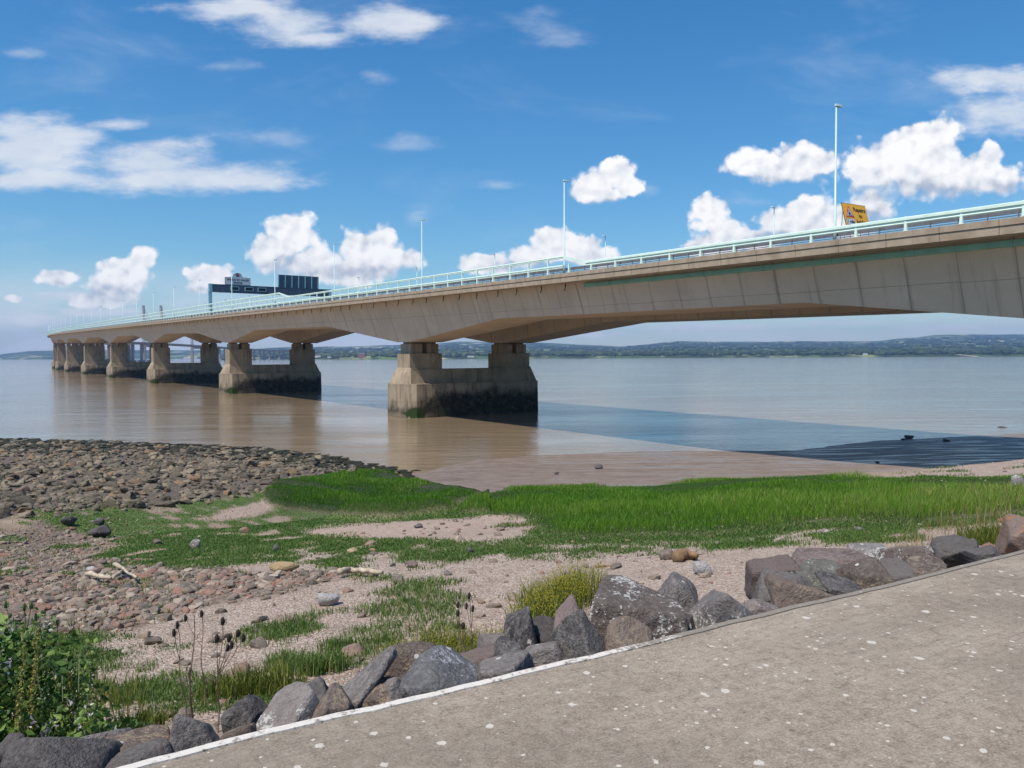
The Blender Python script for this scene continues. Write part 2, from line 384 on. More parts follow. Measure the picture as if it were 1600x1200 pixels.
# ---- steel safety barrier on the verge behind the parapet
mb = MB()
for sg in (-1, 1):
    ss = stations(-140, 600, 8)
    sweep(mb, ss, lambda s: [(sg*15.0, .5), (sg*15.08, .5), (sg*15.08, .8), (sg*15.0, .8)])
    sweep(mb, ss, lambda s: [(sg*15.55, .27), (sg*15.6, .27), (sg*15.6, .33), (sg*15.55, .33)])
    s = -60.
    while s < 330:
        x, y, z = pos(s, sg*15.12, 0); mb.box(-.03, .03, -.03, .03, -.02, .78, Matrix.Translation((x, y, z)) @ Matrix.Rotation(C(s)[1], 4, 'Z')); s += 1.75
for v in (-.5, .5):
    sweep(mb, stations(-140, 600, 8), lambda s: [(v-.03, .5), (v+.03, .5), (v+.03, .8), (v-.03, .8)])
bpart(mb, 'safety_barrier', M['galv'])
mb = MB(); sweep(mb, stations(-140, 61.5, 6), lambda s: [(-14.62, -1.0), (-14.27, -1.02), (-14.18, -1.42), (-14.66, -1.38)])
for s in np.arange(-40, 61, 6.1): sweep(mb, [s, s+.09], lambda s: [(-14.69, -.97), (-14.24, -.97), (-14.16, -1.45), (-14.69, -1.42)])
bpart(mb, 'service_duct', M['teal'])
dm = MB(); dm.tube([(0, 0, .3), (0, 0, -.25), (.0, .12, -.5), (0, .22, -.55)], .06, 6); dm = dm.mesh('drain_pipe', M['darkpipe'])
for i in range(64):
    s = 64.5+4.35*i+random.uniform(-.4, .4)
    x, y, z = pos(s, -14.75, -.98); add('drain_pipe', dm, bridge, Vector((x, y, z))-bo, C(s)[1])
# underside access hatch boxes hung inside the far box girder
for s0 in (70., 52., 33.):
    mb = MB(); sweep(mb, [s0, s0+2.6], lambda s: [(3.6, -2.3), (5.2, -2.3), (5.2, -3.4), (3.6, -3.4)]); bpart(mb, 'inspection_box', M['darkpipe'])

# ---- lamp posts
def lamp_proto():
    r = empty('lamp_post')
    mb = MB(); mb.tube([(0, 0, 0), (0, 0, 1.2), (0, 0, 1.25), (0, 0, 9.9)], [.12, .12, .085, .055], 10); mb.build('pole', M['mintpole'], r, smooth=True)
    mb = MB()
    mb.frustum([(-.1, -.08), (.1, -.13), (.52, -.13), (.62, -.06), (.62, .06), (.52, .13), (.1, .13), (-.1, .08)], 9.86, [(-.09, -.06), (.1, -.1), (.5, -.1), (.58, -.05), (.58, .05), (.5, .1), (.1, .1), (-.09, .06)], 10.02)
    mb.build('lamp_head', M['mintpole'], r)
    mb = MB(); mb.box(-.25, .25, -.25, .25, -.05, .06); mb.build('base_plate', M['galv'], r)
    return r
def copy_tree(o, parent=None):
    c = o.copy(); COL.objects.link(c)
    if parent: c.parent = parent
    for ch in [x for x in o.children]: copy_tree(ch, c)
    return c
LP = lamp_proto(); used = False
near_lab = ['tallest looking pale green lamp post, beside the yellow repair sign', 'pale green lamp post at the step in the mint railing', 'near row lamp post between the stepped railing and the gantry',
            'near row lamp post just right of the large sign back', 'lamp post in the near row between the name sign and the large sign back', 'lamp post crossing the left edge of the white name sign', 'lamp post in the near row just beyond the gantry leg']
far_lab = ['short looking lamp post on the far carriageway edge, left of the yellow repair sign', 'lamp post on the far carriageway edge just beyond the stepped mint railing', 'far carriageway lamp post showing low above the railing over the nearest pier']
for row, v, s0, n in (('n', -15.5, 32.4, 27), ('f', 15.5, 60., 14)):
    for i in range(n):
        s = s0+31.2*i; x, y, z = pos(s, v, 0.02)
        o = copy_tree(LP) if used else LP; used = True
        o.location = (x, y, z); o.rotation_euler = (0, 0, C(s)[1]+(0 if v < 0 else PI))
        lab = (near_lab if row == 'n' else far_lab); 
        l = lab[i] if i < len(lab) else ('thin distant lamp post in the near row, beyond the gantry on the curving bridge' if row == 'n' else 'thin lamp post on the far carriageway edge, seen low behind the mint railing')
        tag(o, l, 'lamp post', 'lamp posts along the bridge')

# ---- text helper
def text_mesh(name, body, size, m, align='CENTER', spacing=1.):
    cu = bpy.data.curves.new(name, 'FONT'); cu.body = body; cu.size = size; cu.align_x = align; cu.align_y = 'CENTER'; cu.extrude = .012; cu.space_character = spacing; cu.offset = size*.012
    o = bpy.data.objects.new(name, cu); COL.objects.link(o); bpy.context.view_layer.update()
    me = bpy.data.meshes.new_from_object(o.evaluated_get(bpy.context.evaluated_depsgraph_get())); bpy.data.objects.remove(o)
    me.name = name; me.materials.clear(); me.materials.append(m); return me
UP = Matrix.Rotation(PI/2, 4, 'X')     # lays a text in the x-z plane, facing -y

# ---- gantry (local x across the bridge, y along it, z above the road)
sg_ = 206.; gx, gy, gz = pos(sg_, 0, 0); gan = empty('sign_gantry', (gx, gy, gz), C(sg_)[1])
tag(gan, 'dark shaded gantry spanning the bridge, carrying a white name sign', 'gantry')
for x0 in (-16.05, 16.05):
    mb = MB()
    for dy in (-.62, .42): mb.box(x0-.3, x0+.3, dy, dy+.25, 0, 8.0)
    for z in (1.5, 3., 4.5, 6.): mb.box(x0-.05, x0+.05, -.37, .42, z, z+.14)
    mb.box(x0-.38, x0+.38, -.66, .71, 6.0, 8.1)
    for z in (6.35, 6.95, 7.45): mb.box(x0-.40, x0+.2, -.68, .4, z, z+.3) if False else None
    mb.build('gantry_leg', M['bluesteel'], gan)
mb = MB(); mb.box(-15.66, 15.66, -.55, .6, 6.0, 8.0)
for x in np.arange(-14, 15, 2.): mb.box(x-.04, x+.04, -.6, -.55, 6.0, 8.0)
mb.box(-15.66, 15.66, -.6, -.55, 7.9, 8.02); mb.box(-15.66, 15.66, -.6, -.55, 5.98, 6.1)
mb.build('gantry_beam', M['navy_shaded'], gan)
for x in (-10.1, -6.4, -3.0):
    mb = MB(); mb.box(x-1.1, x+1.1, -.9, -.6, 6.55, 6.68); mb.box(x-1.1, x+1.1, -.9, -.6, 7.45, 7.58); mb.box(x-1.1, x-.97, -.9, -.6, 6.68, 7.45); mb.box(x+.97, x+1.1, -.9, -.6, 6.68, 7.45)
    sgn = mb.build('lane_signal', M['bluesteel'], gan)
    mb = MB(); mb.box(x-.97, x+.97, -.72, -.64, 6.68, 7.45); mb.build('signal_screen', M['black'], sgn)
# name sign
def sign_outline(w, h, r, inset=0.):
    w -= inset; r -= inset; h2 = h-inset; z0 = inset
    pts = [(-w, z0), (w, z0), (w, h2)]
    for k in range(17):
        a = PI*k/16; pts.append((r*math.cos(a), h2+.15+(r)*.92*math.sin(a)))
    return pts+[(-w, h2)]
def slab(mb, pts, y0, y1, M4=None):
    n = len(pts); V = [(x, y0, z) for x, z in pts]+[(x, y1, z) for x, z in pts]
    if M4 is not None: V = [tuple(M4 @ Vector(p)) for p in V]
    mb.put(V, [list(range(n)), list(range(2*n-1, n-1, -1))]+[(i, n+i, n+(i+1) % n, (i+1) % n) for i in range(n)])
xs = -9.2
mb = MB(); slab(mb, sign_outline(3.25, 1.9, 1.15), -.5, -.3); ns = mb.build('name_sign', M['black'], gan, (xs, 0, 8.06))
mb = MB(); slab(mb, sign_outline(3.25, 1.9, 1.15, .09), -.52, -.49); mb.build('sign_face', M['signwhite'], ns)
for body, z, sz in (('PRINCE OF WALES', 1.3, .64), ('BRIDGE', .55, .64)):
    me = text_mesh('lettering', body, sz, M['black'], spacing=1.05); me.transform(Matrix.Translation((0, -.54, z)) @ UP); add('lettering', me, ns)
mb = MB()
for p in ([(-.5, 2.15), (.45, 2.15), (.35, 2.3), (-.45, 2.32)], [(-.35, 2.36), (.3, 2.34), (.5, 2.75), (.1, 2.6), (.15, 2.95), (-.2, 2.78), (-.5, 2.95), (-.52, 2.5)]):
    slab(mb, p, -.55, -.52)
mb.build('emblem', M['emblem'], ns)
# large sign seen from behind, leaning back
xb0, xb1 = 1.6, 12.9; tilt = Matrix.Translation((0, .2, 8.05)) @ Matrix.Rotation(math.radians(4), 4, 'X')
mb = MB(); mb.box(xb0, xb1, 0, .08, .02, 3.4)
for z in np.arange(.3, 3.4, .42): mb.box(xb0, xb1, -.03, 0., z, z+.07)
ds = mb.build('direction_sign', M['bluegrey'], gan); ds.matrix_local = tilt
for x in np.linspace(xb0+.1, xb1-.1, 7):
    mb = MB(); mb.box(x-.09, x+.09, -.3, -.03, -.3, 3.42); mb.build('stiffener', M['bluesteel'], ds)

# ---- amber repair sign on the verge
s_ = 31.6; rx, ry, rz_ = pos(s_, -14.85, 0.02); rs = empty('repair_sign', (rx, ry, rz_), C(s_)[1]-.1)
tag(rs, 'leaning amber temporary road sign reading Repairs to bridge behind the mint railing', 'road sign')
lean = Matrix.Rotation(math.radians(-15), 4, 'X')
W, Hh, Z0 = 2.75, 1.9, 1.2
def rpart(mb, name, m, parent=rs):
    o = mb.build(name, m, None); o.data.transform(lean); o.parent = parent; return o
mb = MB(); mb.box(0, W, 0, .03, Z0, Z0+Hh); pan = rpart(mb, 'sign_panel', M['black'])
mb = MB(); mb.box(.035, W-.035, -.008, 0, Z0+.035, Z0+Hh-.035); rpart(mb, 'sign_face', M['amber'], pan)
ty, tx = Z0+.8, .22
mb = MB(); slab(mb, [(tx, ty), (tx+.95, ty), (tx+.475, ty+.93)], -.02, -.008); tri = rpart(mb, 'warning_triangle', M['red'], rs)
mb = MB(); slab(mb, [(tx+.15, ty+.09), (tx+.8, ty+.09), (tx+.475, ty+.73)], -.03, -.02); rpart(mb, 'triangle_face', M['signwhite'], tri)
mb = MB()
slab(mb, [(tx+.3, ty+.1), (tx+.36, ty+.1), (tx+.46, ty+.3), (tx+.42, ty+.44), (tx+.34, ty+.4)], -.037, -.03)
slab(mb, [(tx+.44, ty+.1), (tx+.51, ty+.1), (tx+.5, ty+.32), (tx+.43, ty+.34)], -.0375, -.03)
slab(mb, [(tx+.4+.05*math.cos(a), ty+.5+.05*math.sin(a)) for a in np.linspace(0, 2*PI, 9)[:-1]], -.037, -.03)
slab(mb, [(tx+.4, ty+.4), (tx+.62, ty+.18), (tx+.64, ty+.2), (tx+.44, ty+.44)], -.038, -.03)
slab(mb, [(tx+.55, ty+.1), (tx+.74, ty+.1), (tx+.65, ty+.2)], -.037, -.03)
rpart(mb, 'digging_symbol', M['black'], tri)
mb = MB(); mb.box(.18, 1.12, -.016, -.008, Z0+.2, Z0+.68); dp = rpart(mb, 'distance_plate', M['black'], rs)
mb = MB(); mb.box(.205, 1.095, -.022, -.016, Z0+.225, Z0+.655); rpart(mb, 'plate_face', M['signwhite'], dp)
def rtext(body, x, z, size, parent):
    me = text_mesh('lettering', body, size, M['black']); me.transform(lean @ Matrix.Translation((x, -.026 if parent is dp else -.012, z)) @ UP); add('lettering', me, parent)
rtext('1 mile', .65, Z0+.44, .32, dp)
for body, z in (('Repairs', 1.45), ('to', .97), ('bridge', .49)): rtext(body, 1.9, Z0+z, .46, pan)
mb = MB()
for x in (.25, W-.25): mb.tube([(x, .06, .02), (x, .05, Z0+Hh-.1)], .03, 6); mb.tube([(x, 1.1, 0.02), (x, .08, Z0+Hh-.3)], .025, 6)
mb.tube([(-.35, .3, .02), (.1, .05, 1.3)], .02, 6); mb.box(0, W, .03, .08, Z0-.05, Z0)
mb2 = rpart(mb, 'support_frame', M['galv'])

# ---- far cable-stayed main crossing
cs = empty('cable_stayed_bridge', (*C(2100)[0], 0)); co_ = Vector((*C(2100)[0], 0)); tag(cs, 'distant hazy cable stayed crossing with tall pylons, seen between the piers', 'bridge')
def cpart(mb, name, m, parent=None):
    o = mb.build(name, m, None); o.data.transform(Matrix.Translation(-co_)); o.parent = parent or cs; return o
mb = MB(); sweep(mb, stations(S_END+.2, 5600, 30), lambda s: [(-17, 1.), (17, 1.), (17, -.8), (12, -4.), (-12, -4.), (-17, -.8)]); cpart(mb, 'deck', M['farconcrete'])
PY = (2090., 2546.)
for s in PY:
    mb = MB(); c, h = C(s); mt = Matrix.Translation((*c, 0)) @ Matrix.Rotation(h, 4, 'Z')
    for x in (-20, 20):
        mb.box(x-3.2, x+3.2, -3.6, 3.6, 0, 60, mt); mb.box(x-2.6, x+2.6, -3., 3., 60, 137, mt)
    mb.box(-17.3, 17.3, -2.4, 2.4, 100, 104, mt); mb.box(-16.7, 16.7, -2.4, 2.4, ztop(s)-9, ztop(s)-4.2, mt)
    cpart(mb, 'pylon', M['farconcrete'])
    mb = MB()
    for sg in (-1, 1):
        for k in range(1, 13):
            for x in (-17, 17):
                e = pos(s+sg*18.5*k, x, 1); tp = Vector(mt @ Vector((x*1.17, 0, 136-(13-k)*3.2))); mb.tube([e, tp], .35, 4)
    cpart(mb, 'stay_cable', M['cablewhite'])
mb_f = [S_END+30+98*k for k in range(0, 3)]+[2310-456-60, 2090+456+130]+[2546+228+98*k for k in range(0, 24)]
for s in mb_f:
    if min(abs(s-q) for q in PY) < 40: continue
    mb = MB(); c, h = C(s); mt = Matrix.Translation((*c, 0)) @ Matrix.Rotation(h, 4, 'Z')
    for x in (-11, 6): mb.box(x, x+5., -2., 2., 3, ztop(s)-3.9, mt)
    mb.box(-15, 15, -5, 5, -4, 4, mt); cpart(mb, 'pier', M['farconcrete'])

# ================================================================== TERRAIN
PD = np.array([.8695, .494]); PN = np.array([-.494, .8695]); P0 = np.array([.73, 4.35])
def dpath(X, Y): return (X-P0[0])*PN[0]+(Y-P0[1])*PN[1]
WLX = np.array([-160, -90, -59.4, -26.4, -16.7, -9.5, -7.2, -6.0, -3., 1.8, 12.5, 27.4, 39, 60.1, 90, 160.])
WLY = np.array([96, 92, 88.8, 78.8, 71, 62.5, 61, 64.5, 69., 71.7, 74.7, 74.6, 82.6, 89.8, 96, 104.])
def Hbase(X, Y):
    d = dpath(X, Y); Yw = np.interp(X, WLX, WLY); D = np.maximum(d+(Yw-Y)*PN[1], 40.)
    z = np.interp(d, [0, .4, .9, 1.5, 2.5, 11, 16, 22, 26], [7.46, 7.36, 7.15, 6.93, 6.75, 5.65, 5.0, 4.5, 4.2])
    far = 4.2*(1-np.maximum(d-26, 0)/(D-26)); far = np.where(far < 0, far*1.2, far)
    z = np.where(d > 26, np.maximum(far, -3.5), z)
    w0 = np.interp(X, [-5, 0, 16, 40], [18., 17.5, 11.2, 9.5]); k_ = sstep(0., 3.5, d-w0)*sstep(-22., -4., X); z = z*(1-k_)+np.clip((Yw-Y)*.032, -3.5, 4.)*k_
    z = np.where(d <= 0, 7.40, z); z = np.where(d < -6.3, 7.66, z)
    return z
POLY = {
 'marsh1': [(408, 782), (422, 760), (470, 748), (540, 742), (610, 746), (690, 760), (752, 769), (738, 784), (690, 800), (620, 810), (540, 806), (440, 799)],
 'marsh2': [(705, 806), (735, 790), (775, 768), (830, 762), (900, 760), (1000, 762), (1100, 752), (1250, 748), (1420, 748), (1610, 748), (1620, 800), (1500, 812), (1420, 818), (1300, 815), (1200, 828), (1100, 838), (1000, 838), (900, 842), (850, 832), (822, 812), (780, 804)],
 'tuft': [(530, 738), (560, 730), (600, 736), (640, 746), (590, 748)],
 'turf': [(60, 800), (180, 800), (290, 785), (400, 766), (440, 800), (560, 812), (600, 812), (480, 825), (500, 838), (640, 842), (720, 848), (840, 840), (860, 838), (1000, 842), (1100, 842), (1230, 830), (1420, 822), (1440, 840), (1250, 850), (1100, 862), (950, 870), (860, 880), (760, 876), (640, 882), (520, 892), (420, 880), (260, 888), (140, 870), (200, 840), (90, 825)],
 'turfl': [(-60, 850), (60, 800), (210, 832), (280, 880), (140, 905), (-60, 905)],
 'turf2': [(80, 1000), (150, 990), (300, 1015), (250, 1040), (330, 1060), (450, 1075), (470, 1090), (350, 1110), (240, 1120), (180, 1110), (130, 1060)],
 'turf3': [(410, 1030), (450, 1012), (540, 1000), (580, 1005), (640, 1000), (700, 990), (760, 1000), (700, 1030), (600, 1040), (520, 1045), (440, 1042)],
 'turf4': [(380, 985), (460, 975), (500, 985), (440, 998), (390, 998)], 'turf5': [(640, 975), (690, 970), (720, 985), (660, 988)], 'turf6': [(580, 935), (630, 930), (650, 940), (600, 945)],
 'gravel': [(180, 1030), (330, 975), (480, 920), (640, 905), (780, 890), (900, 880), (1060, 866), (1250, 850), (1420, 838), (1450, 850), (1390, 862), (1180, 880), (1020, 910), (880, 960), (760, 1010), (520, 1060), (300, 1060)],
 'sand': [(460, 830), (560, 815), (700, 806), (822, 806), (838, 828), (700, 842), (560, 842), (500, 838)],
 'sand2': [(300, 812), (380, 790), (420, 780), (430, 800), (340, 815)],
 'rocks': [(-300, 686), (0, 690), (300, 696), (420, 708), (520, 722), (600, 738), (640, 748), (560, 742), (440, 748), (400, 772), (200, 800), (60, 805), (-300, 860)],
 'cobble': [(-300, 860), (0, 840), (110, 800), (260, 822), (200, 842), (120, 870), (260, 886), (420, 892), (520, 893), (620, 888), (540, 902), (420, 928), (330, 945), (200, 985), (60, 992), (-300, 1040)],
 'weed': [(-400, 682), (0, 683), (300, 690), (420, 700), (520, 712), (600, 728), (650, 742), (640, 750), (560, 740), (430, 724), (300, 712), (0, 706), (-400, 706)],
}
def sdf(px, py, poly, ys=2.2):
    P = np.array(poly, float); A = P; Bq = np.roll(P, -1, 0); py = py*ys; best = np.full(px.shape, 1e9); ins = np.zeros(px.shape, bool)
    for (ax, ay), (bx, by) in zip(A, Bq):
        ay *= ys; by *= ys; ex, ey = bx-ax, by-ay
        t = np.clip(((px-ax)*ex+(py-ay)*ey)/(ex*ex+ey*ey+1e-9), 0, 1)
        best = np.minimum(best, np.hypot(px-ax-t*ex, py-ay-t*ey))
        cr = ((ay > py) != (by > py)) & (px < ex*(py-ay)/(ey if abs(ey) > 1e-9 else 1e-9)+ax); ins ^= cr
    return np.where(ins, best, -best)
# polar sheet of ground, finest in front
ang = np.concatenate([np.linspace(-180, -50, 40)[:-1], np.linspace(-50, 50, 700), np.linspace(50, 180, 40)[1:]])
rad = np.concatenate([np.geomspace(1.6, 95, 560), np.geomspace(97, 260, 24)])
AA, RR = np.meshgrid(np.radians(ang), rad); GX = RR*np.sin(AA); GY = RR*np.cos(AA)
GZ = Hbase(GX, GY); Gd = dpath(GX, GY)
GPX, GPY = project(np.stack([GX, GY, GZ], -1)); front = (GY > 1.) & (Gd > 0)
GN = fbm2(GX, GY, .55, 5, 3.1); GN2 = fbm2(GX, GY, 1.6, 4, 9.7); GN3 = fbm2(GX, GY, .12, 4, 5.5)
def mask(names, w=12, amp=40, noise=None):
    r = np.zeros_like(GX)
    for n in names:
        s = sdf(GPX, GPY, POLY[n])+amp*(GN if noise is None else noise); r = np.maximum(r, sstep(-w, w, s))
    return np.where(front, r, 0.)
MK = {}
MK['marsh'] = mask(['marsh1', 'marsh2', 'tuft'], 6, 22)
tm = mask(['turf'], 14, 60); tm *= sstep(-.17, .08, GN2+.55*GN+.06); tm = np.maximum(tm, .8*mask(['turfl'], 20, 60)*sstep(-.02, .16, GN2+.5*GN))
MK['sand'] = mask(['sand', 'sand2'], 10, 40)
skirt = np.where(front, sstep(-34, -8, np.maximum(sdf(GPX, GPY, POLY['marsh1']), sdf(GPX, GPY, POLY['marsh2']))+30*GN), 0.)*(GPY > 770)
tm = np.maximum(tm, skirt*(1-MK['sand']))
tm = np.maximum(tm*(1-MK['sand']*.9), mask(['turf3', 'turf4', 'turf5', 'turf6'], 10, 40)*sstep(-.02, .14, GN2+.5*GN-.02)*.75); tm = np.maximum(tm, mask(['turf2'], 14, 50)*sstep(-.12, .08, GN2+.4*GN)*.85)
MK['turf'] = tm*(1-MK['marsh'])
MK['gravel'] = np.maximum(mask(['gravel'], 16, 50), np.where(front, sstep(12.5, 10.5, Gd+GN*4), 0.))*(1-.7*mask(['cobble'], 14, 60))
MK['rocks'] = mask(['rocks'], 10, 40); MK['cobble'] = mask(['cobble'], 14, 60)
MK['weed'] = mask(['weed'], 8, 40)
near_strip = sstep(2.2, .6, Gd)*(Gd > 0)*(GY > 0)
MK['litter'] = near_strip
raise_ = np.where(front, sstep(-10, 14, np.maximum(sdf(GPX, GPY, POLY['marsh1']), sdf(GPX, GPY, POLY['marsh2']))+14*GN), 0.)
creek = sstep(9, 2, np.hypot((GPX-680)*.35+(GPY-790)*1.2, (GPY-786)-(GPX-680)*-.33)) if False else 0
relief = GN*.09*sstep(0, 2, Gd)+GN2*.03*sstep(.3, 2, Gd)+GN3*.5*sstep(12, 22, Gd)*sstep(.05, 1.6, GZ)
mudflat = sstep(-.5, .3, GZ)*(1-MK['rocks'])*sstep(30, 40, Gd)
relief *= 1-.9*mudflat
relief += MK['rocks']*(GN*.28+GN2*.12)
GZ2 = GZ+np.where(front | (Gd > 0), relief, 0)+raise_*np.where(GPX < 765, .3, .1)*(1+1.2*GN)
ni, nj = GX.shape
idx = np.arange(ni*nj).reshape(ni, nj)
quads = np.stack([idx[:-1, :-1], idx[:-1, 1:], idx[1:, 1:], idx[1:, :-1]], -1).reshape(-1, 4)
def m_ground():
    m, t, b = mat('foreshore_ground'); co = t.n('ShaderNodeTexCoord').outputs['Object']
    n1 = t.noise(co, .8, 6., .6); n2 = t.noise(co, 9., 6., .7); n3 = t.noise(co, 45., 3., .6)
    base = t.ramp(t.math('ADD', t.math('MULTIPLY', n1, .5), t.math('MULTIPLY', n2, .5)), [(.3, (.17, .12, .08)), (.5, (.28, .205, .145)), (.7, (.37, .285, .21))])
    # shingle
    v = t.n('ShaderNodeTexVoronoi', {'Vector': co, 'Scale': 38.}); v2 = t.n('ShaderNodeTexVoronoi', {'Vector': co, 'Scale': 58.})
    vc = t.n('ShaderNodeSeparateColor', {0: v.outputs[1]}).outputs[0]
    gcol = t.ramp(vc, [(0., (.26, .195, .155)), (.3, (.38, .29, .228)), (.6, (.45, .35, .28)), (.85, (.52, .415, .335)), (1., (.62, .53, .45))])
    gcol = t.mix(t.mrange(v.outputs[0], .4, .7, 0., .45), gcol, (.17, .125, .095)); gcol = t.mix(t.mrange(t.noise(co, 2.6, 6., .7), .5, .68, 0., .6), gcol, (.19, .14, .105))
    gcol = t.mix(t.mrange(n1, .4, .7, 0., .35), gcol, (.36, .275, .22))
    base = t.mix(t.math('MULTIPLY', t.mrange(vc, .3, .9), t.mrange(v.outputs[0], .55, .25, 0., .7)), base, t.mix(vc, (.2, .155, .12), (.4, .32, .255)))
    c = t.mix(t.math('MULTIPLY', t.attr('gravel'), t.mrange(t.math('ADD', t.attr('gravel'), n2), .6, 1.1)), base, gcol)
    ms_ = t.noise(t.scaled(co, (.12, .9, 1.)), 1., 6., .65, .5); mud = t.ramp(t.math('ADD', t.math('MULTIPLY', n1, .4), t.math('MULTIPLY', ms_, .6)), [(.36, (.17, .125, .095)), (.5, (.27, .205, .165)), (.64, (.35, .275, .225))])
    c = t.mix(t.attr('mudflat'), c, mud); c = t.mix(t.math('MULTIPLY', t.attr('sand'), .85), c, t.mix(t.mrange(n2, .4, .6), (.31, .225, .175), (.4, .305, .245)))
    rk = t.mix(t.mrange(n2, .4, .6), (.07, .058, .045), (.17, .135, .105)); c = t.mix(t.attr('rocks'), c, rk)
    cb = t.mix(t.mrange(n2, .4, .62), (.1, .075, .058), (.24, .18, .145)); c = t.mix(t.math('MULTIPLY', t.attr('cobble'), .85), c, cb)
    tf = t.ramp(n2, [(.3, (.06, .095, .025)), (.55, (.1, .15, .04)), (.75, (.17, .2, .075))])
    c = t.mix(t.math('MULTIPLY', t.attr('turf'), t.mrange(t.math('ADD', t.attr('turf'), t.math('MULTIPLY', n2, .9)), .6, 1.1)), c, tf)
    c = t.mix(t.attr('marsh'), c, t.mix(n2, (.02, .032, .008), (.05, .07, .018)))
    lt = t.ramp(n2, [(.3, (.05, .037, .024)), (.5, (.14, .1, .055)), (.7, (.26, .19, .1))]); c = t.mix(t.math('MULTIPLY', t.attr('litter'), .9), c, lt)
    wd = t.mrange(t.math('ADD', t.attr('weed'), t.math('SUBTRACT', n2, .5)), .3, .7); c = t.mix(wd, c, t.mix(n2, (.01, .011, .007), (.04, .042, .022)))
    wet = t.attr('wet'); c = t.mix(t.math('MULTIPLY', wet, .35), c, (.09, .065, .05))
    t.set(b, 'Base Color', c); film = t.math('MULTIPLY', wet, t.mrange(ms_, .5, .6)); t.set(b, 'Roughness', t.math('SUBTRACT', t.mrange(wet, 0., 1., .9, .55), t.math('MULTIPLY', film, .4))); t.set(b, 'Specular IOR Level', t.mrange(wet, 0., 1., .2, .35))
    rip = t.n('ShaderNodeTexWave', {'Vector': t.scaled(co, (.25, 1., 1.)), 'Scale': 1.1, 'Distortion': 5., 'Detail': 3., 'Detail Scale': 1.2}, wave_type='BANDS', bands_direction='Y').outputs['Fac']
    h = t.math('ADD', t.math('MULTIPLY', n2, .5), t.math('MULTIPLY', n3, .2))
    h = t.math('ADD', h, t.math('MULTIPLY', t.math('MULTIPLY', t.math('SUBTRACT', 1., v.outputs[0]), t.attr('gravel')), 1.1))
    h = t.mix(t.attr('mudflat'), h, t.math('ADD', t.math('MULTIPLY', rip, 1.3), t.math('MULTIPLY', ms_, 1.5)))
    bp = t.n('ShaderNodeBump', {'Height': h, 'Strength': .7, 'Distance': .03}); t.set(b, 'Normal', bp.outputs[0]); return m
wet = sstep(2.2, .4, GZ)*(Gd > 10)*(1-.5*MK['rocks'])
tme = mesh_np('foreshore', np.stack([GX, GY, GZ2], -1).reshape(-1, 3), quads[:, ::-1], m_ground(), True,
              {**{k: v.ravel() for k, v in MK.items()}, 'mudflat': np.clip(mudflat*(1-MK['marsh'])*(1-MK['turf']), 0, 1).ravel(), 'wet': wet.ravel()})
tag(add('foreshore', tme), kind='structure')

def scatter(weight, n, alpha=1., rng=RNG):
    """n random points over the ground sheet, cell chance = weight * (apparent size)^alpha"""
    W4 = (weight[:-1, :-1]+weight[1:, 1:]+weight[:-1, 1:]+weight[1:, :-1])/4
    ar = np.abs((GX[1:, 1:]-GX[:-1, :-1])*(GY[1:, :-1]-GY[:-1, 1:])-(GY[1:, 1:]-GY[:-1, :-1])*(GX[1:, :-1]-GX[:-1, 1:]))/2
    dist = np.hypot(GX, GY)[:-1, :-1]
    w = W4*ar*(1./dist)**(alpha*2); w[(np.abs(AA[:-1, :-1]) > math.radians(46))] = 0
    w = w.ravel(); w /= w.sum(); c = rng.choice(len(w), n, p=w); i, j = np.divmod(c, nj-1); u, v = rng.random(n), rng.random(n)
    def bl(A): return (A[i, j]*(1-u)+A[i+1, j]*u)*(1-v)+(A[i, j+1]*(1-u)+A[i+1, j+1]*u)*v
    return np.stack([bl(GX), bl(GY), bl(GZ2)], -1)
def ground(X, Y):
    a = math.degrees(math.atan2(X, Y)); r = math.hypot(X, Y)
    j = np.clip(np.interp(a, ang, np.arange(len(ang))), 0, nj-1.001); i = np.clip(np.interp(r, rad, np.arange(len(rad))), 0, ni-1.001)
    i0, j0 = int(i), int(j); u, v = i-i0, j-j0
    return float((GZ2[i0, j0]*(1-u)+GZ2[i0+1, j0]*u)*(1-v)+(GZ2[i0, j0+1]*(1-u)+GZ2[i0+1, j0+1]*u)*v)
def hit(x, y):
    """where the sight line through photo pixel (x, y) meets the ground"""
    r = ray(x, y); last = 1.
    for k in np.geomspace(2., 250, 900):
        p = np.array([0, 0, EYE])+r*k
        if p[2] < ground(p[0], p[1]) and dpath(p[0], p[1]) > -.1: return np.array([p[0], p[1], ground(p[0], p[1])])
    return at_z(x, y, 0.)

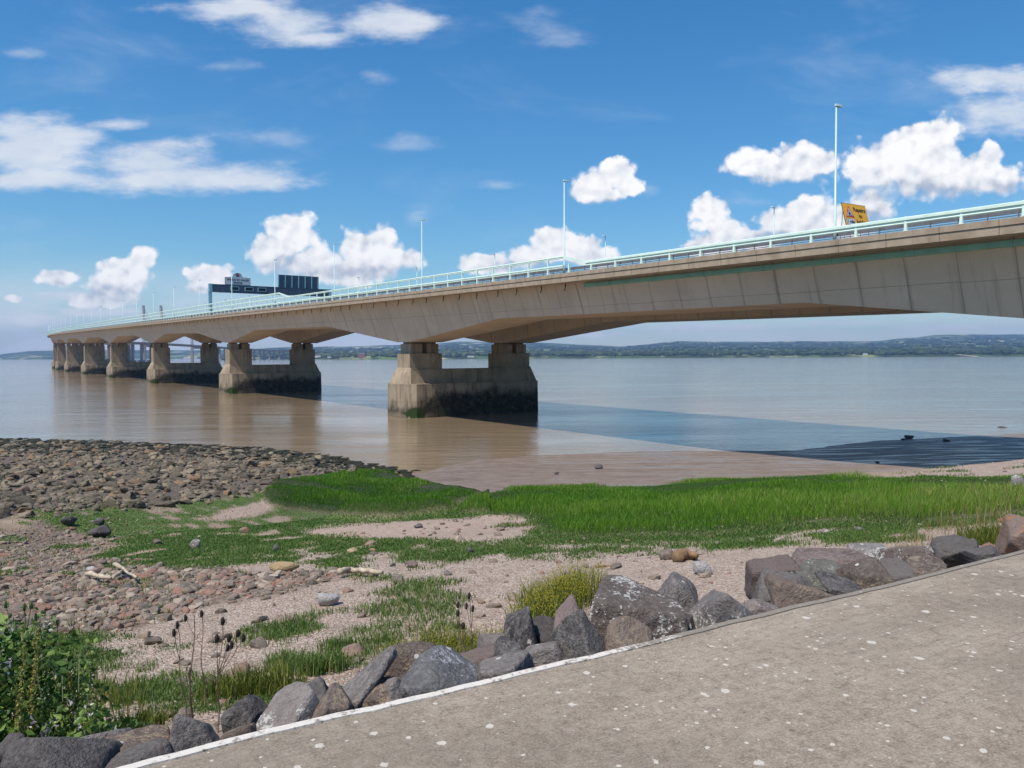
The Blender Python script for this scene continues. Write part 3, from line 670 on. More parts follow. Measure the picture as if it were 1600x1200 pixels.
# ------------------------------------------------------------------ path
mb = MB()
def pth(a, d): return (P0[0]+PD[0]*a+PN[0]*d, P0[1]+PD[1]*a+PN[1]*d)
def m_path():
    m, t, b = mat('brushed_concrete_path'); co = t.n('ShaderNodeTexCoord').outputs['Object']
    rot = t.n('ShaderNodeMapping', {0: co}); rot.inputs['Rotation'].default_value = (0, 0, -math.atan2(PD[1], PD[0]))
    p = rot.outputs[0]
    n1 = t.noise(p, 1.1, 6., .65); n2 = t.noise(p, 16., 8., .75); n3 = t.noise(p, 95., 4., .75)
    br = t.noise(t.scaled(p, (14., 120., 1.)), 1., 4., .65); br2 = t.noise(t.scaled(p, (3., 45., 1.)), 1., 4., .6)
    c = t.ramp(t.math('ADD', t.math('MULTIPLY', n1, .6), t.math('MULTIPLY', n2, .4)), [(.36, (.25, .2, .152)), (.52, (.345, .283, .218)), (.66, (.42, .35, .275))])
    c = t.mix(t.mrange(n3, .33, .47, .7, 0.), c, (.1, .08, .062)); c = t.mix(t.mrange(n3, .53, .66, 0., .75), c, (.5, .44, .36)); c = t.mix(t.mrange(n2, .5, .68, 0., .6), c, (.42, .355, .28)); c = t.mix(t.mrange(n2, .46, .32, 0., .5), c, (.15, .118, .09))
    c = t.mix(t.mrange(br, .52, .72, 0., .3), c, (.1, .08, .062)); c = t.mix(t.math('MULTIPLY', t.mrange(br2, .52, .7, 0., .4), t.mrange(n1, .4, .6)), c, (.12, .1, .08))
    n4 = t.noise(p, 34., 4., .65); n5 = t.noise(p, .45, 4., .6); c = t.mix(t.mrange(n5, .42, .62, 0., .4), c, (.16, .13, .1))
    ct = t.n('ShaderNodeTexVoronoi', {'Vector': p, 'Scale': 1.3}, feature='DISTANCE_TO_EDGE')
    sp = t.n('ShaderNodeSeparateXYZ', {0: p})
    # pale lichen rosettes and gull droppings
    for sc, keep, r0 in ((4.2, .74, .085), (8.5, .84, .105), (2.6, .88, .065), (17., .9, .15)):
        v = t.n('ShaderNodeTexVoronoi', {'Vector': t.n('ShaderNodeVectorMath', {0: t.scaled(p, (1., 1., .0)), 1: (sc*.7, sc*.3, 0)}, operation='ADD').outputs[0], 'Scale': sc, 'Randomness': 1.}, voronoi_dimensions='2D')
        cc = t.n('ShaderNodeSeparateColor', {0: v.outputs[1]})
        on = t.math('GREATER_THAN', cc.outputs[0], keep)
        rr = t.math('ADD', t.math('MULTIPLY', cc.outputs[1], r0*.8), r0*.35)
        dd = t.math('SUBTRACT', t.math('ADD', v.outputs[0], t.math('ADD', t.math('MULTIPLY', t.math('SUBTRACT', n2, .5), .2), t.math('MULTIPLY', t.math('SUBTRACT', n4, .5), .22))), rr)
        c = t.mix(t.math('MULTIPLY', t.math('MULTIPLY', t.mrange(dd, .012, -.012), on), t.mrange(n3, .2, .5, .55, .95)), c, (.6, .545, .47))
    t.set(b, 'Base Color', c); t.set(b, 'Roughness', .92); t.set(b, 'Specular IOR Level', .2)
    h = t.math('ADD', t.math('MULTIPLY', n3, .5), t.math('ADD', t.math('MULTIPLY', br, .7), t.math('MULTIPLY', n2, .5)))
    bp = t.n('ShaderNodeBump', {'Height': h, 'Strength': .9, 'Distance': .012}); t.set(b, 'Normal', bp.outputs[0]); return m
# slab with a slightly broken, wandering lip
na = 700; al = np.concatenate([np.linspace(-60, -8, 20)[:-1], np.linspace(-8, 14, na), np.linspace(14, 120, 30)[1:]])
lip = .022*fbm(np.stack([al*3.2, al*0, al*0], -1), 5)*2+.03*fbm(np.stack([al*.5, al*0+4, al*0], -1), 2)
V = []; 
for a, l in zip(al, lip):
    for d, z in ((-6.2, 7.42), (-6.2, 7.70), (-.3, 7.70), (-.05+l, 7.70), (-.05+l, 7.44)): V.append((*pth(a, d), z))
n5 = 5; Fc = []
for i in range(len(al)-1):
    for k in range(4): Fc.append((i*n5+k, i*n5+k+1, (i+1)*n5+k+1, (i+1)*n5+k))
tag(add('path', mesh_np('path', np.array(V), [f for f in Fc], m_path())), kind='structure')
def m_edge():
    m, t, b = mat('worn_white_edging'); co = t.n('ShaderNodeTexCoord').outputs['Object']
    n = t.noise(co, 7., 8., .75); n2 = t.noise(co, 40., 4., .7); sx = t.n('ShaderNodeSeparateXYZ', {0: co})
    wear = t.mrange(sx.outputs[0], .0, 1.7, .43, .6)
    mk = t.mrange(t.math('SUBTRACT', t.math('ADD', t.math('MULTIPLY', n, .6), t.math('MULTIPLY', n2, .4)), wear), -.03, .05)
    c = t.mix(mk, t.mix(n2, (.14, .118, .095), (.3, .26, .21)), t.mix(n2, (.48, .43, .37), (.7, .65, .58)))
    t.set(b, 'Base Color', c); t.set(b, 'Roughness', .9)
    bp = t.n('ShaderNodeBump', {'Height': n2, 'Strength': .6, 'Distance': .01}); t.set(b, 'Normal', bp.outputs[0]); return m
V = []
for a, l in zip(al, lip):
    w = .03
    for d, z in ((-.0495+l, 7.5), (-.0495+l, 7.708), (-.012+l+w*.1, 7.711), (.0+l+w*.1, 7.69), (.004+l, 7.42)): V.append((*pth(a, d), z))
tag(add('path_edging', mesh_np('path_edging', np.array(V), [f for f in Fc], m_edge())), kind='structure')

# ------------------------------------------------------------------ water
def m_water():
    m, t, b = mat('muddy_estuary_water'); co = t.n('ShaderNodeTexCoord').outputs['Object']
    big = t.noise(t.scaled(co, (.004, .012, 1.)), 1., 5., .6)
    c = t.ramp(big, [(.35, (.22, .161, .098)), (.65, (.3, .222, .146))])
    t.set(b, 'Base Color', c); t.set(b, 'Roughness', .07); t.set(b, 'IOR', 1.33); t.set(b, 'Specular IOR Level', .7)
    p = t.scaled(co, (.55, 1., 1.))
    w1 = t.noise(p, .9, 4., .6, .6); w2 = t.noise(p, 4.5, 3., .6, .4); w3 = t.noise(t.scaled(co, (.012, .05, 1.)), 1., 4., .6)
    w4 = t.noise(t.scaled(co, (.06, .25, 1.)), 1., 3., .5)
    amt = t.mrange(w3, .35, .65, .35, 1.)
    h = t.math('ADD', t.math('ADD', t.math('MULTIPLY', w1, .085), t.math('MULTIPLY', w2, .03)), t.math('MULTIPLY', w4, .16))
    bp = t.n('ShaderNodeBump', {'Height': t.math('MULTIPLY', h, amt), 'Strength': 1., 'Distance': 1.}); t.set(b, 'Normal', bp.outputs[0]); return m
mb = MB(); mb.put([(-16000, -2500, 0), (16000, -2500, 0), (16000, 16000, 0), (-16000, 16000, 0)], [(0, 1, 2, 3)])
tag(mb.build('water', m_water()), kind='structure')
mb = MB(); mb.put([(-3000, -2400, 7.3), (3000, -2400, 7.3), (3000, -60, 7.3), (-3000, -60, 7.3)], [(0, 1, 2, 3)])
tag(mb.build('ground', simple('inland_grass', (.07, .1, .03), .9, scale=.2)), kind='structure')

# ================================================================== ROCKS
def ico(sub):
    import bmesh
    bm = bmesh.new(); bmesh.ops.create_icosphere(bm, subdivisions=sub, radius=1.)
    V = np.array([v.co[:] for v in bm.verts]); Fq = np.array([[v.index for v in f.verts] for f in bm.faces]); bm.free(); return V, Fq
ICO = {k: ico(k) for k in (1, 2, 3, 5)}
def rock_geo(seed, sub=5, nplanes=16, rough=.05, lo=.55, hi=.95, bev=14., fine=0., boxy=False):
    r = np.random.default_rng(seed); D, Fq = ICO[sub]
    n = r.normal(size=(nplanes, 3))
    if boxy: n[:6] = np.array([[1, 0, 0], [-1, 0, 0], [0, 1, 0], [0, -1, 0], [0, 0, 1], [0, 0, -1]])+r.normal(0, .3, (6, 3))
    n /= np.linalg.norm(n, axis=1, keepdims=True); o = r.uniform(lo, hi, nplanes)
    if boxy: o[:6] = r.uniform(.56, .68, 6); o[6:] = r.uniform(.6, .84, nplanes-6)
    dt = np.maximum(D @ n.T, .02); q = o/dt                       # distance to each cutting plane
    rad_ = np.power(np.sum(np.power(np.minimum(q, 6.), -bev), 1)+1.15**-bev, -1/bev)
    V = D*rad_[:, None]
    V = V*(1+rough*2*fbm(D*1.7+seed*3.1, 4)[:, None]+(fine*2*fbm(D*7+seed, 4)[:, None] if fine else 0))
    V -= (V.max(0)+V.min(0))/2; V /= (V.max(0)-V.min(0))/2
    return V, Fq
RM = {
 'grey': m_rock('grey_basalt', (0.087, 0.074, 0.067), (0.205, 0.179, 0.164), (0.335, 0.301, 0.275), spots=.4, hue=(.18, .14, .12)),
 'dark': m_rock('dark_basalt', (0.037, 0.033, 0.032), (0.106, 0.093, 0.087), (0.223, 0.202, 0.186), spots=.35, hue=(.11, .09, .08)),
 'brown': m_rock('brown_basalt', (0.087, 0.064, 0.054), (0.174, 0.134, 0.109), (0.286, 0.237, 0.192), spots=.3, lichen=.08, lcol=(.33, .25, .17)),
 'pale': m_rock('pale_grey_rock', (.13, .115, .108), (.25, .222, .208), (.38, .345, .32), spots=.5, lichen=.05),
 'lichen': m_rock('lichen_rock', (0.087, 0.070, 0.061), (0.192, 0.151, 0.128), (0.310, 0.256, 0.218), spots=.5, lichen=.07),
 'whitelichen': m_rock('white_speckled_rock', (.1, .095, .095), (.2, .19, .185), (.32, .31, .3), spots=.8, lichen=.02, lcol=(.5, .51, .52)),
 'red': m_rock('reddish_rock', (0.093, 0.067, 0.056), (0.199, 0.147, 0.128), (0.310, 0.243, 0.218), spots=.4, hue=(.17, .115, .1)),
 'green': m_rock('greenish_rock', (0.074, 0.079, 0.067), (0.155, 0.160, 0.134), (0.261, 0.256, 0.218), spots=.5, lichen=.07, lcol=(.46, .45, .36)),
 'orange': m_rock('orange_lichen_rock', (0.112, 0.083, 0.070), (0.223, 0.166, 0.141), (0.348, 0.269, 0.230), spots=.2, lichen=.08, lcol=(.42, .19, .06)),
 'yellow': m_rock('yellow_sandstone', (.3, .2, .1), (.46, .33, .18), (.58, .45, .28), spots=0, hue=(.46, .33, .18)),
 'white': m_rock('whitish_stone', (.3, .28, .27), (.45, .42, .4), (.58, .55, .52), spots=0, hue=(.42, .38, .36)),
}
# photo survey: centre x, y, width, height, distance from the path lip, material, seed/shape, label
BOULD = [
 (105, 1178, 150, 90, .28, 'dark', 0, 'large dark grey boulder in the bottom left corner beside the bramble bush'),
 (160, 1163, 95, 55, .75, 'grey', 0, 'rounded grey boulder behind the big corner boulder'),
 (2, 1188, 40, 60, .3, 'dark', 0, 'dark rock cut off by the bottom left edge of the photo'),
 (222, 1170, 90, 45, .35, 'brown', 0, 'low brown rock between the corner boulder and a smooth sloping one'),
 (205, 1192, 90, 40, .14, 'grey', 0, 'low grey rock at the bottom end of the white path edge'),
 (305, 1143, 104, 78, .3, 'grey', 0, 'big smooth grey boulder with a flat sloping top, near the dead stem'),
 (384, 1117, 60, 52, .55, 'dark', 0, 'dark pointed rock behind the smooth sloping boulder'),
 (376, 1150, 60, 36, .2, 'brown', 0, 'small brown rock wedged at the path edge under a dark pointed one'),
 (447, 1116, 108, 68, .2, 'pale', 1, 'pale grey pyramid shaped boulder touching the white path edge'),
 (517, 1104, 60, 46, .2, 'brown', 0, 'small mottled brown rock in front of the large tilted slab'),
 (489, 1080, 44, 28, .6, 'dark', 0, 'small dark rock left of the large tilted slab'),
 (556, 1062, 106, 86, .45, 'grey', 2, 'large tilted grey slab boulder with a deep shadow under its right side'),
 (637, 1040, 80, 62, .65, 'brown', 0, 'brown boulder with tan lichen behind the white speckled boulder'),
 (595, 1088, 90, 46, .25, 'brown', 0, 'brown sloping rock under the tilted slab'),
 (619, 1080, 56, 46, .16, 'grey', 1, 'small grey rock left of the white speckled boulder'),
 (694, 1054, 122, 66, .2, 'whitelichen', 0, 'wide pale boulder speckled with white lichen at the path edge'),
 (745, 1033, 80, 34, .6, 'red', 0, 'flat reddish brown rock behind the white speckled boulder'),
 (787, 1046, 84, 40, .18, 'grey', 0, 'low dark grey rock with white spots right of the speckled boulder'),
 (796, 1019, 54, 36, .5, 'dark', 3, 'rough pitted dark rock below the tall pointed one'),
 (816, 984, 66, 70, .75, 'dark', 1, 'tall pointed dark boulder beside the yellow flowering clump'),
 (770, 1005, 38, 34, .85, 'grey', 0, 'small grey rock left of the tall pointed boulder'),
 (852, 1015, 80, 36, .3, 'grey', 0, 'low grey rock left of the dark pyramid boulder'),
 (848, 990, 48, 36, .75, 'dark', 0, 'small dark rock behind the gap right of the tall pointed boulder'),
 (893, 975, 64, 66, .55, 'red', 0, 'pinkish brown boulder behind the dark pyramid boulder'),
 (905, 994, 92, 76, .2, 'dark', 1, 'dark pitted pyramid boulder at the path edge'),
 (988, 957, 130, 78, .5, 'lichen', 0, 'biggest boulder, brown and covered with white crusty lichen'),
 (980, 990, 74, 50, .16, 'brown', 1, 'dark topped rock in front of the lichen covered boulder'),
 (1056, 930, 74, 56, .9, 'grey', 0, 'rounded grey purple boulder behind the lichen covered one'),
 (1124, 946, 94, 70, .25, 'pale', 0, 'large grey boulder with a rough brown broken face'),
 (1072, 972, 36, 28, .3, 'dark', 0, 'small dark rock in the gap right of the lichen covered boulder'),
 (1212, 891, 78, 36, .9, 'red', 0, 'reddish grey boulder left of the wide reddish one, on the shingle side'),
 (1213, 918, 86, 46, .45, 'grey', 0, 'grey blue boulder below a reddish grey one'),
 (1300, 882, 120, 40, .95, 'red', 0, 'wide low reddish brown boulder with white spots'),
 (1288, 896, 88, 32, .6, 'green', 0, 'greenish lichen covered rock in front of the wide reddish one'),
 (1262, 924, 112, 48, .22, 'brown', 0, 'broad brown boulder at the path edge with a rounded top'),
 (1316, 914, 64, 28, .2, 'dark', 2, 'flat dark slab at the path edge right of the broad brown boulder'),
 (1350, 896, 64, 44, .3, 'brown', 1, 'tan brown pointed rock at the path edge'),
 (1360, 867, 64, 30, 1.1, 'pale', 0, 'pale grey rock behind, beside the shingle'),
 (1416, 870, 64, 38, .7, 'lichen', 0, 'whitish pink rounded rock beside the dry yellow stalks'),
 (1396, 893, 48, 30, .2, 'grey', 0, 'small grey rock at the path edge below the whitish pink one'),
 (1446, 884, 56, 22, .25, 'brown', 0, 'low brown rock among dry stalks near the path edge'),
 (1494, 853, 64, 26, .8, 'dark', 3, 'rough dark pitted rock left of the bright green clump'),
 (1545, 862, 58, 14, .25, 'dark', 0, 'low dark rock at the path edge in front of the bright green clump'),
 (1592, 826, 60, 40, 1.1, 'orange', 0, 'large boulder with orange lichen at the right edge'),
 (1190, 947, 56, 20, .2, 'pale', 0, 'flat blue grey rock with a weed growing over it'),
]
for i, (x, y, w, h, d, mt, kind, lab) in enumerate(BOULD):
    r = ray(x, y); k = (d-dpath(0, 0))/(r[:2] @ PN); c = np.array([0, 0, EYE])+r*k
    sc = c[1]/F; wx = w*sc/2; zt = c[2]+h*sc/2; g = ground(c[0], c[1])-.06
    zb = max(min(g, c[2]-h*sc/2), zt-h*sc*1.7-.05); hz = (zt-zb)/2; dy = min(max(.6*(wx+hz), .1), .42); wx *= 1.12
    V, Fq = rock_geo(500+i*7, 5, 11 if kind != 3 else 40, .06 if kind != 3 else .16, .42, .8, 30., .034 if kind != 3 else .07, kind in (0, 2))
    V = V.copy()
    if kind == 1: V[:, :2] *= (1-.3*np.clip((V[:, 2:3]+.1), -.3, 1)); V[:, 0] += .12*V[:, 2]; V[:, 0] /= np.abs(V[:, 0]).max(); 
    if kind == 2:
        a = -.5 if mt == 'grey' else .25; V[:, 2] *= .62; V[:, 0], V[:, 2] = V[:, 0]*math.cos(a)-V[:, 2]*math.sin(a)*1., -V[:, 0]*math.sin(a)*.75+V[:, 2]*math.cos(a)
        V -= (V.max(0)+V.min(0))/2; V /= (V.max(0)-V.min(0))/2
    V = V*np.array([wx*1.06, dy, hz*1.03])
    me = mesh_np('boulder', V, Fq, RM[mt], True)
    o = add('boulder', me, None, (c[0], c[1], (zt+zb)/2), RNG.uniform(-.15, .15))
    tag(o, lab, 'boulder', 'rock armour along the path edge')

# stones one can point to on the beach: photo base x, y, width, height
STONES = [
 (440, 897, 50, 17, 'yellow', 2.6, 'flat yellow sandstone slab lying among small stones'),
 (511, 949, 35, 21, 'white', 1, 'chunky whitish stone alone on the pink shingle'),
 (1044, 876, 26, 16, 'brown', 1, 'rounded brown stone left of the broken driftwood lump'),
 (1100, 899, 30, 20, 'white', 1, 'pale stone on the shingle behind the boulders'),
 (381, 833, 17, 9, 'orange', 1, 'small orange stone on the green turf'),
 (303, 857, 15, 14, 'pale', 1, 'small pointed pale grey stone standing in the turf'),
 (242, 852, 16, 9, 'brown', 1, 'small flat brown stone in the turf left of a pointed grey one'),
 (430, 862, 12, 11, 'grey', 1, 'small grey stone in the turf above the yellow slab'),
 (653, 826, 14, 7, 'dark', 1, 'dark blocky stone on the bare sand patch'),
 (735, 866, 11, 11, 'dark', 1, 'little dark pointed stone at the lower edge of the turf'),
 (582, 866, 10, 9, 'yellow', 1, 'little yellowish stone in the middle of the turf'),
 (550, 866, 18, 8, 'yellow', 1, 'flat ochre stone beside a little yellowish one in the turf'),
 (148, 840, 36, 17, 'dark', 1, 'large dark slab stone among reddish stones left of the turf'),
 (100, 823, 26, 16, 'dark', 1, 'blocky black stone above the large dark slab stone'),
 (153, 822, 18, 12, 'dark', 1, 'dark pointed stone right of the blocky black one'),
 (36, 770, 16, 11, 'orange', 1, 'bright orange stone among the dark rocks on the left'),
 (140, 895, 18, 9, 'white', 1, 'pale long stone at the edge of the cobbles'),
 (936, 733, 14, 8, 'dark', 1, 'dark stone stuck in the wet mud in front of the water'),
 (1595, 768, 24, 26, 'pale', 1, 'grey rock at the right edge by the tall marsh grass'),
 (1423, 686, 14, 6, 'dark', 1, 'dark lump on the mud bank under the bridge shadow'),
 (1413, 688, 8, 3, 'dark', 1, 'tiny dark lump beside a larger one on the mud bank'),
 (1568, 671, 14, 5, 'dark', 1, 'dark lump in the shallows near the right edge'),
 (1480, 690, 10, 4, 'dark', 1, 'small dark stone on the shaded mud left of the right edge'), (1590, 664, 10, 3, 'dark', 1, 'sliver of dark rock in the shallows at the right edge'), (870, 742, 9, 4, 'dark', 1, 'tiny dark stone on wet mud just behind the marsh grass'), (1372, 724, 7, 3, 'dark', 1, 'dark speck of stone on the sunlit mud before the tall grass'),
 (1292, 834, 9, 6, 'white', 1, 'little pale yellow stone on short turf before the tall grass'),
 (1346, 829, 14, 5, 'pale', 1, 'flat pale stone at the edge of the tall marsh grass'),
 (642, 888, 22, 10, 'red', 1, 'flat reddish stone above the long driftwood log'),
 (700, 900, 14, 8, 'pale', 1, 'little grey stone right of the long driftwood log'),
]
for i, (x, y, w, h, mt, asp, lab) in enumerate(STONES):
    p = hit(x, y); sc = p[1]/F; wx, hz = w*sc/2, h*sc/2*1.1
    V, Fq = rock_geo(900+i*5, 3, 14, .06); V = V*np.array([wx, wx*.75 if asp == 1 else wx*.5, hz])
    o = add('beach_stone', mesh_np('beach_stone', V, Fq, RM[mt], True), None, (p[0], p[1]+wx*.6, p[2]+hz*.72), RNG.uniform(-.2, .2) if asp == 1 else -.05)
    tag(o, lab, 'stone', 'single stones on the beach')

# foreshore stones: the largest as things, the rest as rubble
RM['shore'] = m_rock('foreshore_rock', (.055, .043, .03), (.14, .11, .08), (.3, .24, .17), spots=0, weed=.05, bump=.5, palette=[(.1, .085, .06), (.2, .16, .11), (.075, .064, .048), (.16, .13, .095), (.24, .195, .13), (.115, .1, .065), (.2, .12, .065), (.05, .045, .035)])
RM['cob'] = m_rock('cobble_stone', (.08, .06, .048), (.2, .15, .115), (.42, .34, .27), spots=0, bump=.4, palette=[(.17, .13, .1), (.22, .1, .065), (.12, .094, .075), (.26, .2, .15), (.19, .115, .08), (.085, .068, .055), (.22, .17, .13), (.24, .15, .11), (.15, .122, .1), (.36, .29, .22)])
PROTO = {}
for nm, mt, n in (('shore_rock', 'shore', 9), ('cobble', 'cob', 8)):
    PROTO[nm] = []
    for i in range(n):
        V, Fq = rock_geo(70+i*13+len(nm), 3, 12, .06, .45, .95, 18.); PROTO[nm].append(mesh_np(nm, V*np.array([1, .75, .5]), Fq, RM[mt], False))
def field(name, weight, n_big, n_all, sizes, labels, cat, group, stuff, alpha, mt):
    P = scatter(weight, n_all, alpha); sz = np.exp(RNG.normal(math.log(sizes[0]), sizes[1], n_all)); sz = np.clip(sz, sizes[2], sizes[3])
    px, py = project(P); app = sz/P[:, 1]; app[(px < 0) | (px > 1600)] = 0
    order = np.argsort(-app); big = order[:n_big]; rest = order[n_big:]
    for q, i in enumerate(big):
        o = bpy.data.objects.new(name, PROTO[name][int(RNG.integers(len(PROTO[name])))]); COL.objects.link(o)
        s = sz[i]; o.scale = (s, s*RNG.uniform(.7, 1.2), s*RNG.uniform(.65, 1.25)); o.location = (P[i, 0], P[i, 1], P[i, 2]+s*.12)
        o.rotation_euler = (RNG.uniform(-.5, .5), RNG.uniform(-.5, .5), RNG.uniform(0, 6.28)); tag(o, labels(P[i], px[i], py[i]), cat, group)
    VV = []; FF = []; RN = []; base = 0; vars_ = [rock_geo(300+k*3, 2 if k < 8 else 1, 11, .05, .45, .95, 18.) for k in range(8)]
    for i in rest:
        V, Fq = vars_[int(RNG.integers(8))]; s = sz[i]; a = RNG.uniform(0, 6.28); tl = RNG.uniform(-.5, .5)
        W_ = V*np.array([s, s*RNG.uniform(.6, 1.), s*RNG.uniform(.35, .75)]); W_ = W_ @ np.array(Matrix.Rotation(tl, 3, 'X')).T @ np.array(Matrix.Rotation(a, 3, 'Z')).T
        VV.append(W_+P[i]+np.array([0, 0, s*.12])); FF.append(Fq+base); base += len(V); RN.append(np.full(len(V), RNG.random()))
    o = add(stuff, mesh_np(stuff, np.concatenate(VV), np.concatenate(FF), RM[mt], False, {'rnd': np.concatenate(RN)})); tag(o, kind='stuff')
def lab_shore(P, x, y):
    if y < 722: return 'dark weedy stone near the water line in the rocky foreshore'
    return 'brownish angular stone in the rocky foreshore behind the turf' if y < 800 else 'brownish stone at the inland edge of the rocky foreshore'
def lab_cob(P, x, y):
    return 'reddish or grey cobble in the strip between the turf and the shingle' if y > 880 else 'reddish or grey cobble scattered over the turf edge on the left'
field('shore_rock', MK['rocks']*(1-MK['marsh']), 120, 6500, (.16, .55, .05, .55), lab_shore, 'stone', 'stones of the rocky foreshore', 'foreshore_rubble', .5, 'shore')
field('cobble', np.maximum(MK['cobble']*(1-.8*MK['turf']), .012*(MK['turf']+MK['sand']*2+MK['gravel']*1.6))*(1-MK['marsh']), 110, 10500, (.036, .6, .013, .13), lab_cob, 'stone', 'cobbles on the beach', 'cobble_rubble', .75, 'cob')
# black bladder weed on the stones at the water's edge
P = scatter(MK['weed']*(1-MK['marsh']), 2500, .5); VV = []; FF = []; RN = []; base = 0; vr = [rock_geo(40+k, 1, 8, .2) for k in range(5)]
for p in P:
    V, Fq = vr[int(RNG.integers(5))]; s = RNG.uniform(.12, .4); W_ = V*np.array([s*1.3, s, s*.3])
    VV.append(W_+p+np.array([0, 0, .05])); FF.append(Fq+base); base += len(V); RN.append(np.full(len(V), RNG.random()))
tag(add('seaweed', mesh_np('seaweed', np.concatenate(VV), np.concatenate(FF), m_rock('bladder_weed', (.008, .008, .005), (.02, .02, .012), (.05, .05, .025), spots=0, hue=(.03, .03, .012)), False, {'rnd': np.concatenate(RN)})), kind='stuff')
# loose shingle pebbles
P = scatter(np.maximum(MK['gravel'], .25*MK['cobble'])*(1-MK['turf']), 14000, .9); r0 = np.random.default_rng(5); V0, F0 = ICO[1]; n = len(P)
s = np.clip(np.exp(r0.normal(math.log(.0095), .35, n)), .005, .024); a = r0.uniform(0, 6.28, n); st = np.stack([s*r0.uniform(.9, 1.6, n), s, s*r0.uniform(.4, .8, n)], -1)
W_ = V0[None]*st[:, None]*(1+.25*(r0.random((n, len(V0), 1))-.5)); ca, sa = np.cos(a)[:, None], np.sin(a)[:, None]
W_ = np.stack([W_[..., 0]*ca-W_[..., 1]*sa, W_[..., 0]*sa+W_[..., 1]*ca, W_[..., 2]], -1)+P[:, None]+np.array([0, 0, .004])
peb = m_rock('pebble', (.27, .2, .16), (.42, .325, .26), (.55, .45, .375), spots=0, hue=(.42, .3, .24), bump=.2)
tag(add('shingle', mesh_np('shingle', W_.reshape(-1, 3), (F0[None]+(np.arange(n)*len(V0))[:, None, None]).reshape(-1, 3), peb, False, {'rnd': np.repeat(r0.random(n), len(V0))})), kind='stuff')

# ------------------------------------------------------------------ driftwood
wood = simple('weathered_driftwood', (.42, .34, .25), .85, var=.35, scale=9.); wood2 = simple('brown_driftwood', (.2, .12, .06), .85, var=.4, scale=8.)
def wood_piece(name, pix, rad_, m, lab, lift=.04):
    pts = []
    for x, y in pix:
        p = hit(x, y); pts.append((p[0], p[1], p[2]+lift))
    o0 = Vector(pts[0]); mb = MB(); fine = []
    for i in range(len(pts)-1):
        for k in range(4): fine.append(Vector(pts[i]).lerp(Vector(pts[i+1]), k/4)-o0+Vector((random.uniform(-1, 1), random.uniform(-1, 1), random.uniform(-1, 1)))*rad_*.3)
    fine.append(Vector(pts[-1])-o0); n = len(fine)
    mb.tube(fine, [rad_*(1-.5*i/n)*random.uniform(.75, 1.2) for i in range(n)], 8)
    return tag(mb.build(name, m, None, o0, smooth=True), lab, 'driftwood')
wood_piece('driftwood', [(529, 904), (548, 899), (570, 902), (597, 904)], .058, wood, 'long bleached driftwood log lying above the shingle', .09)
wood_piece('driftwood', [(135, 908), (160, 911), (176, 916), (192, 903)], .045, wood, 'bent pale branch lying on the cobbles on the left', .12)
wood_piece('driftwood', [(180, 893), (195, 903), (213, 915)], .035, wood, 'short straight stick crossing a bent branch on the cobbles', .13)
w_ = wood_piece('driftwood', [(1057, 879), (1072, 874), (1090, 877)], .085, wood2, 'broken brown driftwood lump beside a rounded brown stone', .07)
wood_piece('driftwood', [(930, 888), (950, 886), (964, 887)], .03, wood2, 'short dark stick on the shingle left of the brown lump', .01)

# ================================================================== GRASS AND PLANTS
def blade_geo(P, h, w, lean, rng=RNG, az=None):
    n = len(P); a = rng.uniform(0, 2*PI, n) if az is None else az; f = rng.uniform(0, 2*PI, n)
    L = lean*rng.uniform(.2, 1., n)*h; dx, dy = np.cos(a)*L, np.sin(a)*L; wx, wy = np.cos(f)*w/2, np.sin(f)*w/2
    Z = np.zeros(n); b1 = P+np.stack([-wx, -wy, Z-.02], -1); b2 = P+np.stack([wx, wy, Z-.02], -1)
    mid = P+np.stack([dx*.3, dy*.3, h*.55], -1); m1 = mid+np.stack([-wx*.8, -wy*.8, Z], -1); m2 = mid+np.stack([wx*.8, wy*.8, Z], -1)
    tip = P+np.stack([dx, dy, h*np.sqrt(np.maximum(1-.35*(L/h)**2, .2))], -1)
    V = np.stack([b1, b2, m1, m2, tip], 1).reshape(-1, 3); i = (np.arange(n)*5)[:, None]
    Fc = np.concatenate([i+np.array([[0, 1, 3]]), i+np.array([[0, 3, 2]]), i+np.array([[2, 3, 4]])], 0); return V, Fc
def grass(name, P, h, w, lean, m, rnd):
    V, Fc = blade_geo(P, h, w, lean); return add(name, mesh_np(name, V, Fc, m, False, {'rnd': np.repeat(rnd, 5)}))
G_M = m_leaf('marsh_blade', [(0., (.04, .115, .008)), (.4, (.09, .225, .013)), (.75, (.17, .32, .024)), (.93, (.22, .32, .03)), (1., (.42, .38, .14))], .4)
G_T = m_leaf('turf_blade', [(0., (.06, .12, .022)), (.5, (.12, .2, .042)), (.85, (.2, .26, .07)), (1., (.34, .3, .13))], .35)
G_Y = m_leaf('yellow_green_blade', [(0., (.06, .09, .015)), (.5, (.14, .18, .03)), (.8, (.24, .25, .04)), (1., (.4, .33, .11))], .4)
G_D = m_leaf('dry_stalk', [(0., (.16, .1, .04)), (.5, (.3, .2, .08)), (1., (.45, .35, .17))], .3)
P = scatter(MK['marsh'], 220000, .6); n = len(P)
patch = fbm2(P[:, 0], P[:, 1], .35, 4, 2.2); patch2 = fbm2(P[:, 0], P[:, 1], .09, 3, 8.2)
qx, qy = project(P); leftm = sstep(900, 720, qx); frontd = sstep(26, 17, P[:, 1])
hh = np.clip(.22+patch*.5+patch2*.25, .06, .45)*RNG.uniform(.6, 1.15, n); sd_ = np.maximum(np.maximum(sdf(qx, qy, POLY['marsh1']), sdf(qx, qy, POLY['marsh2'])), sdf(qx, qy, POLY['tuft'])+15); hh *= np.where(P[:, 1] < 24, .85, 1.)*(.3+.7*sstep(-12, 34, sd_+120*patch))
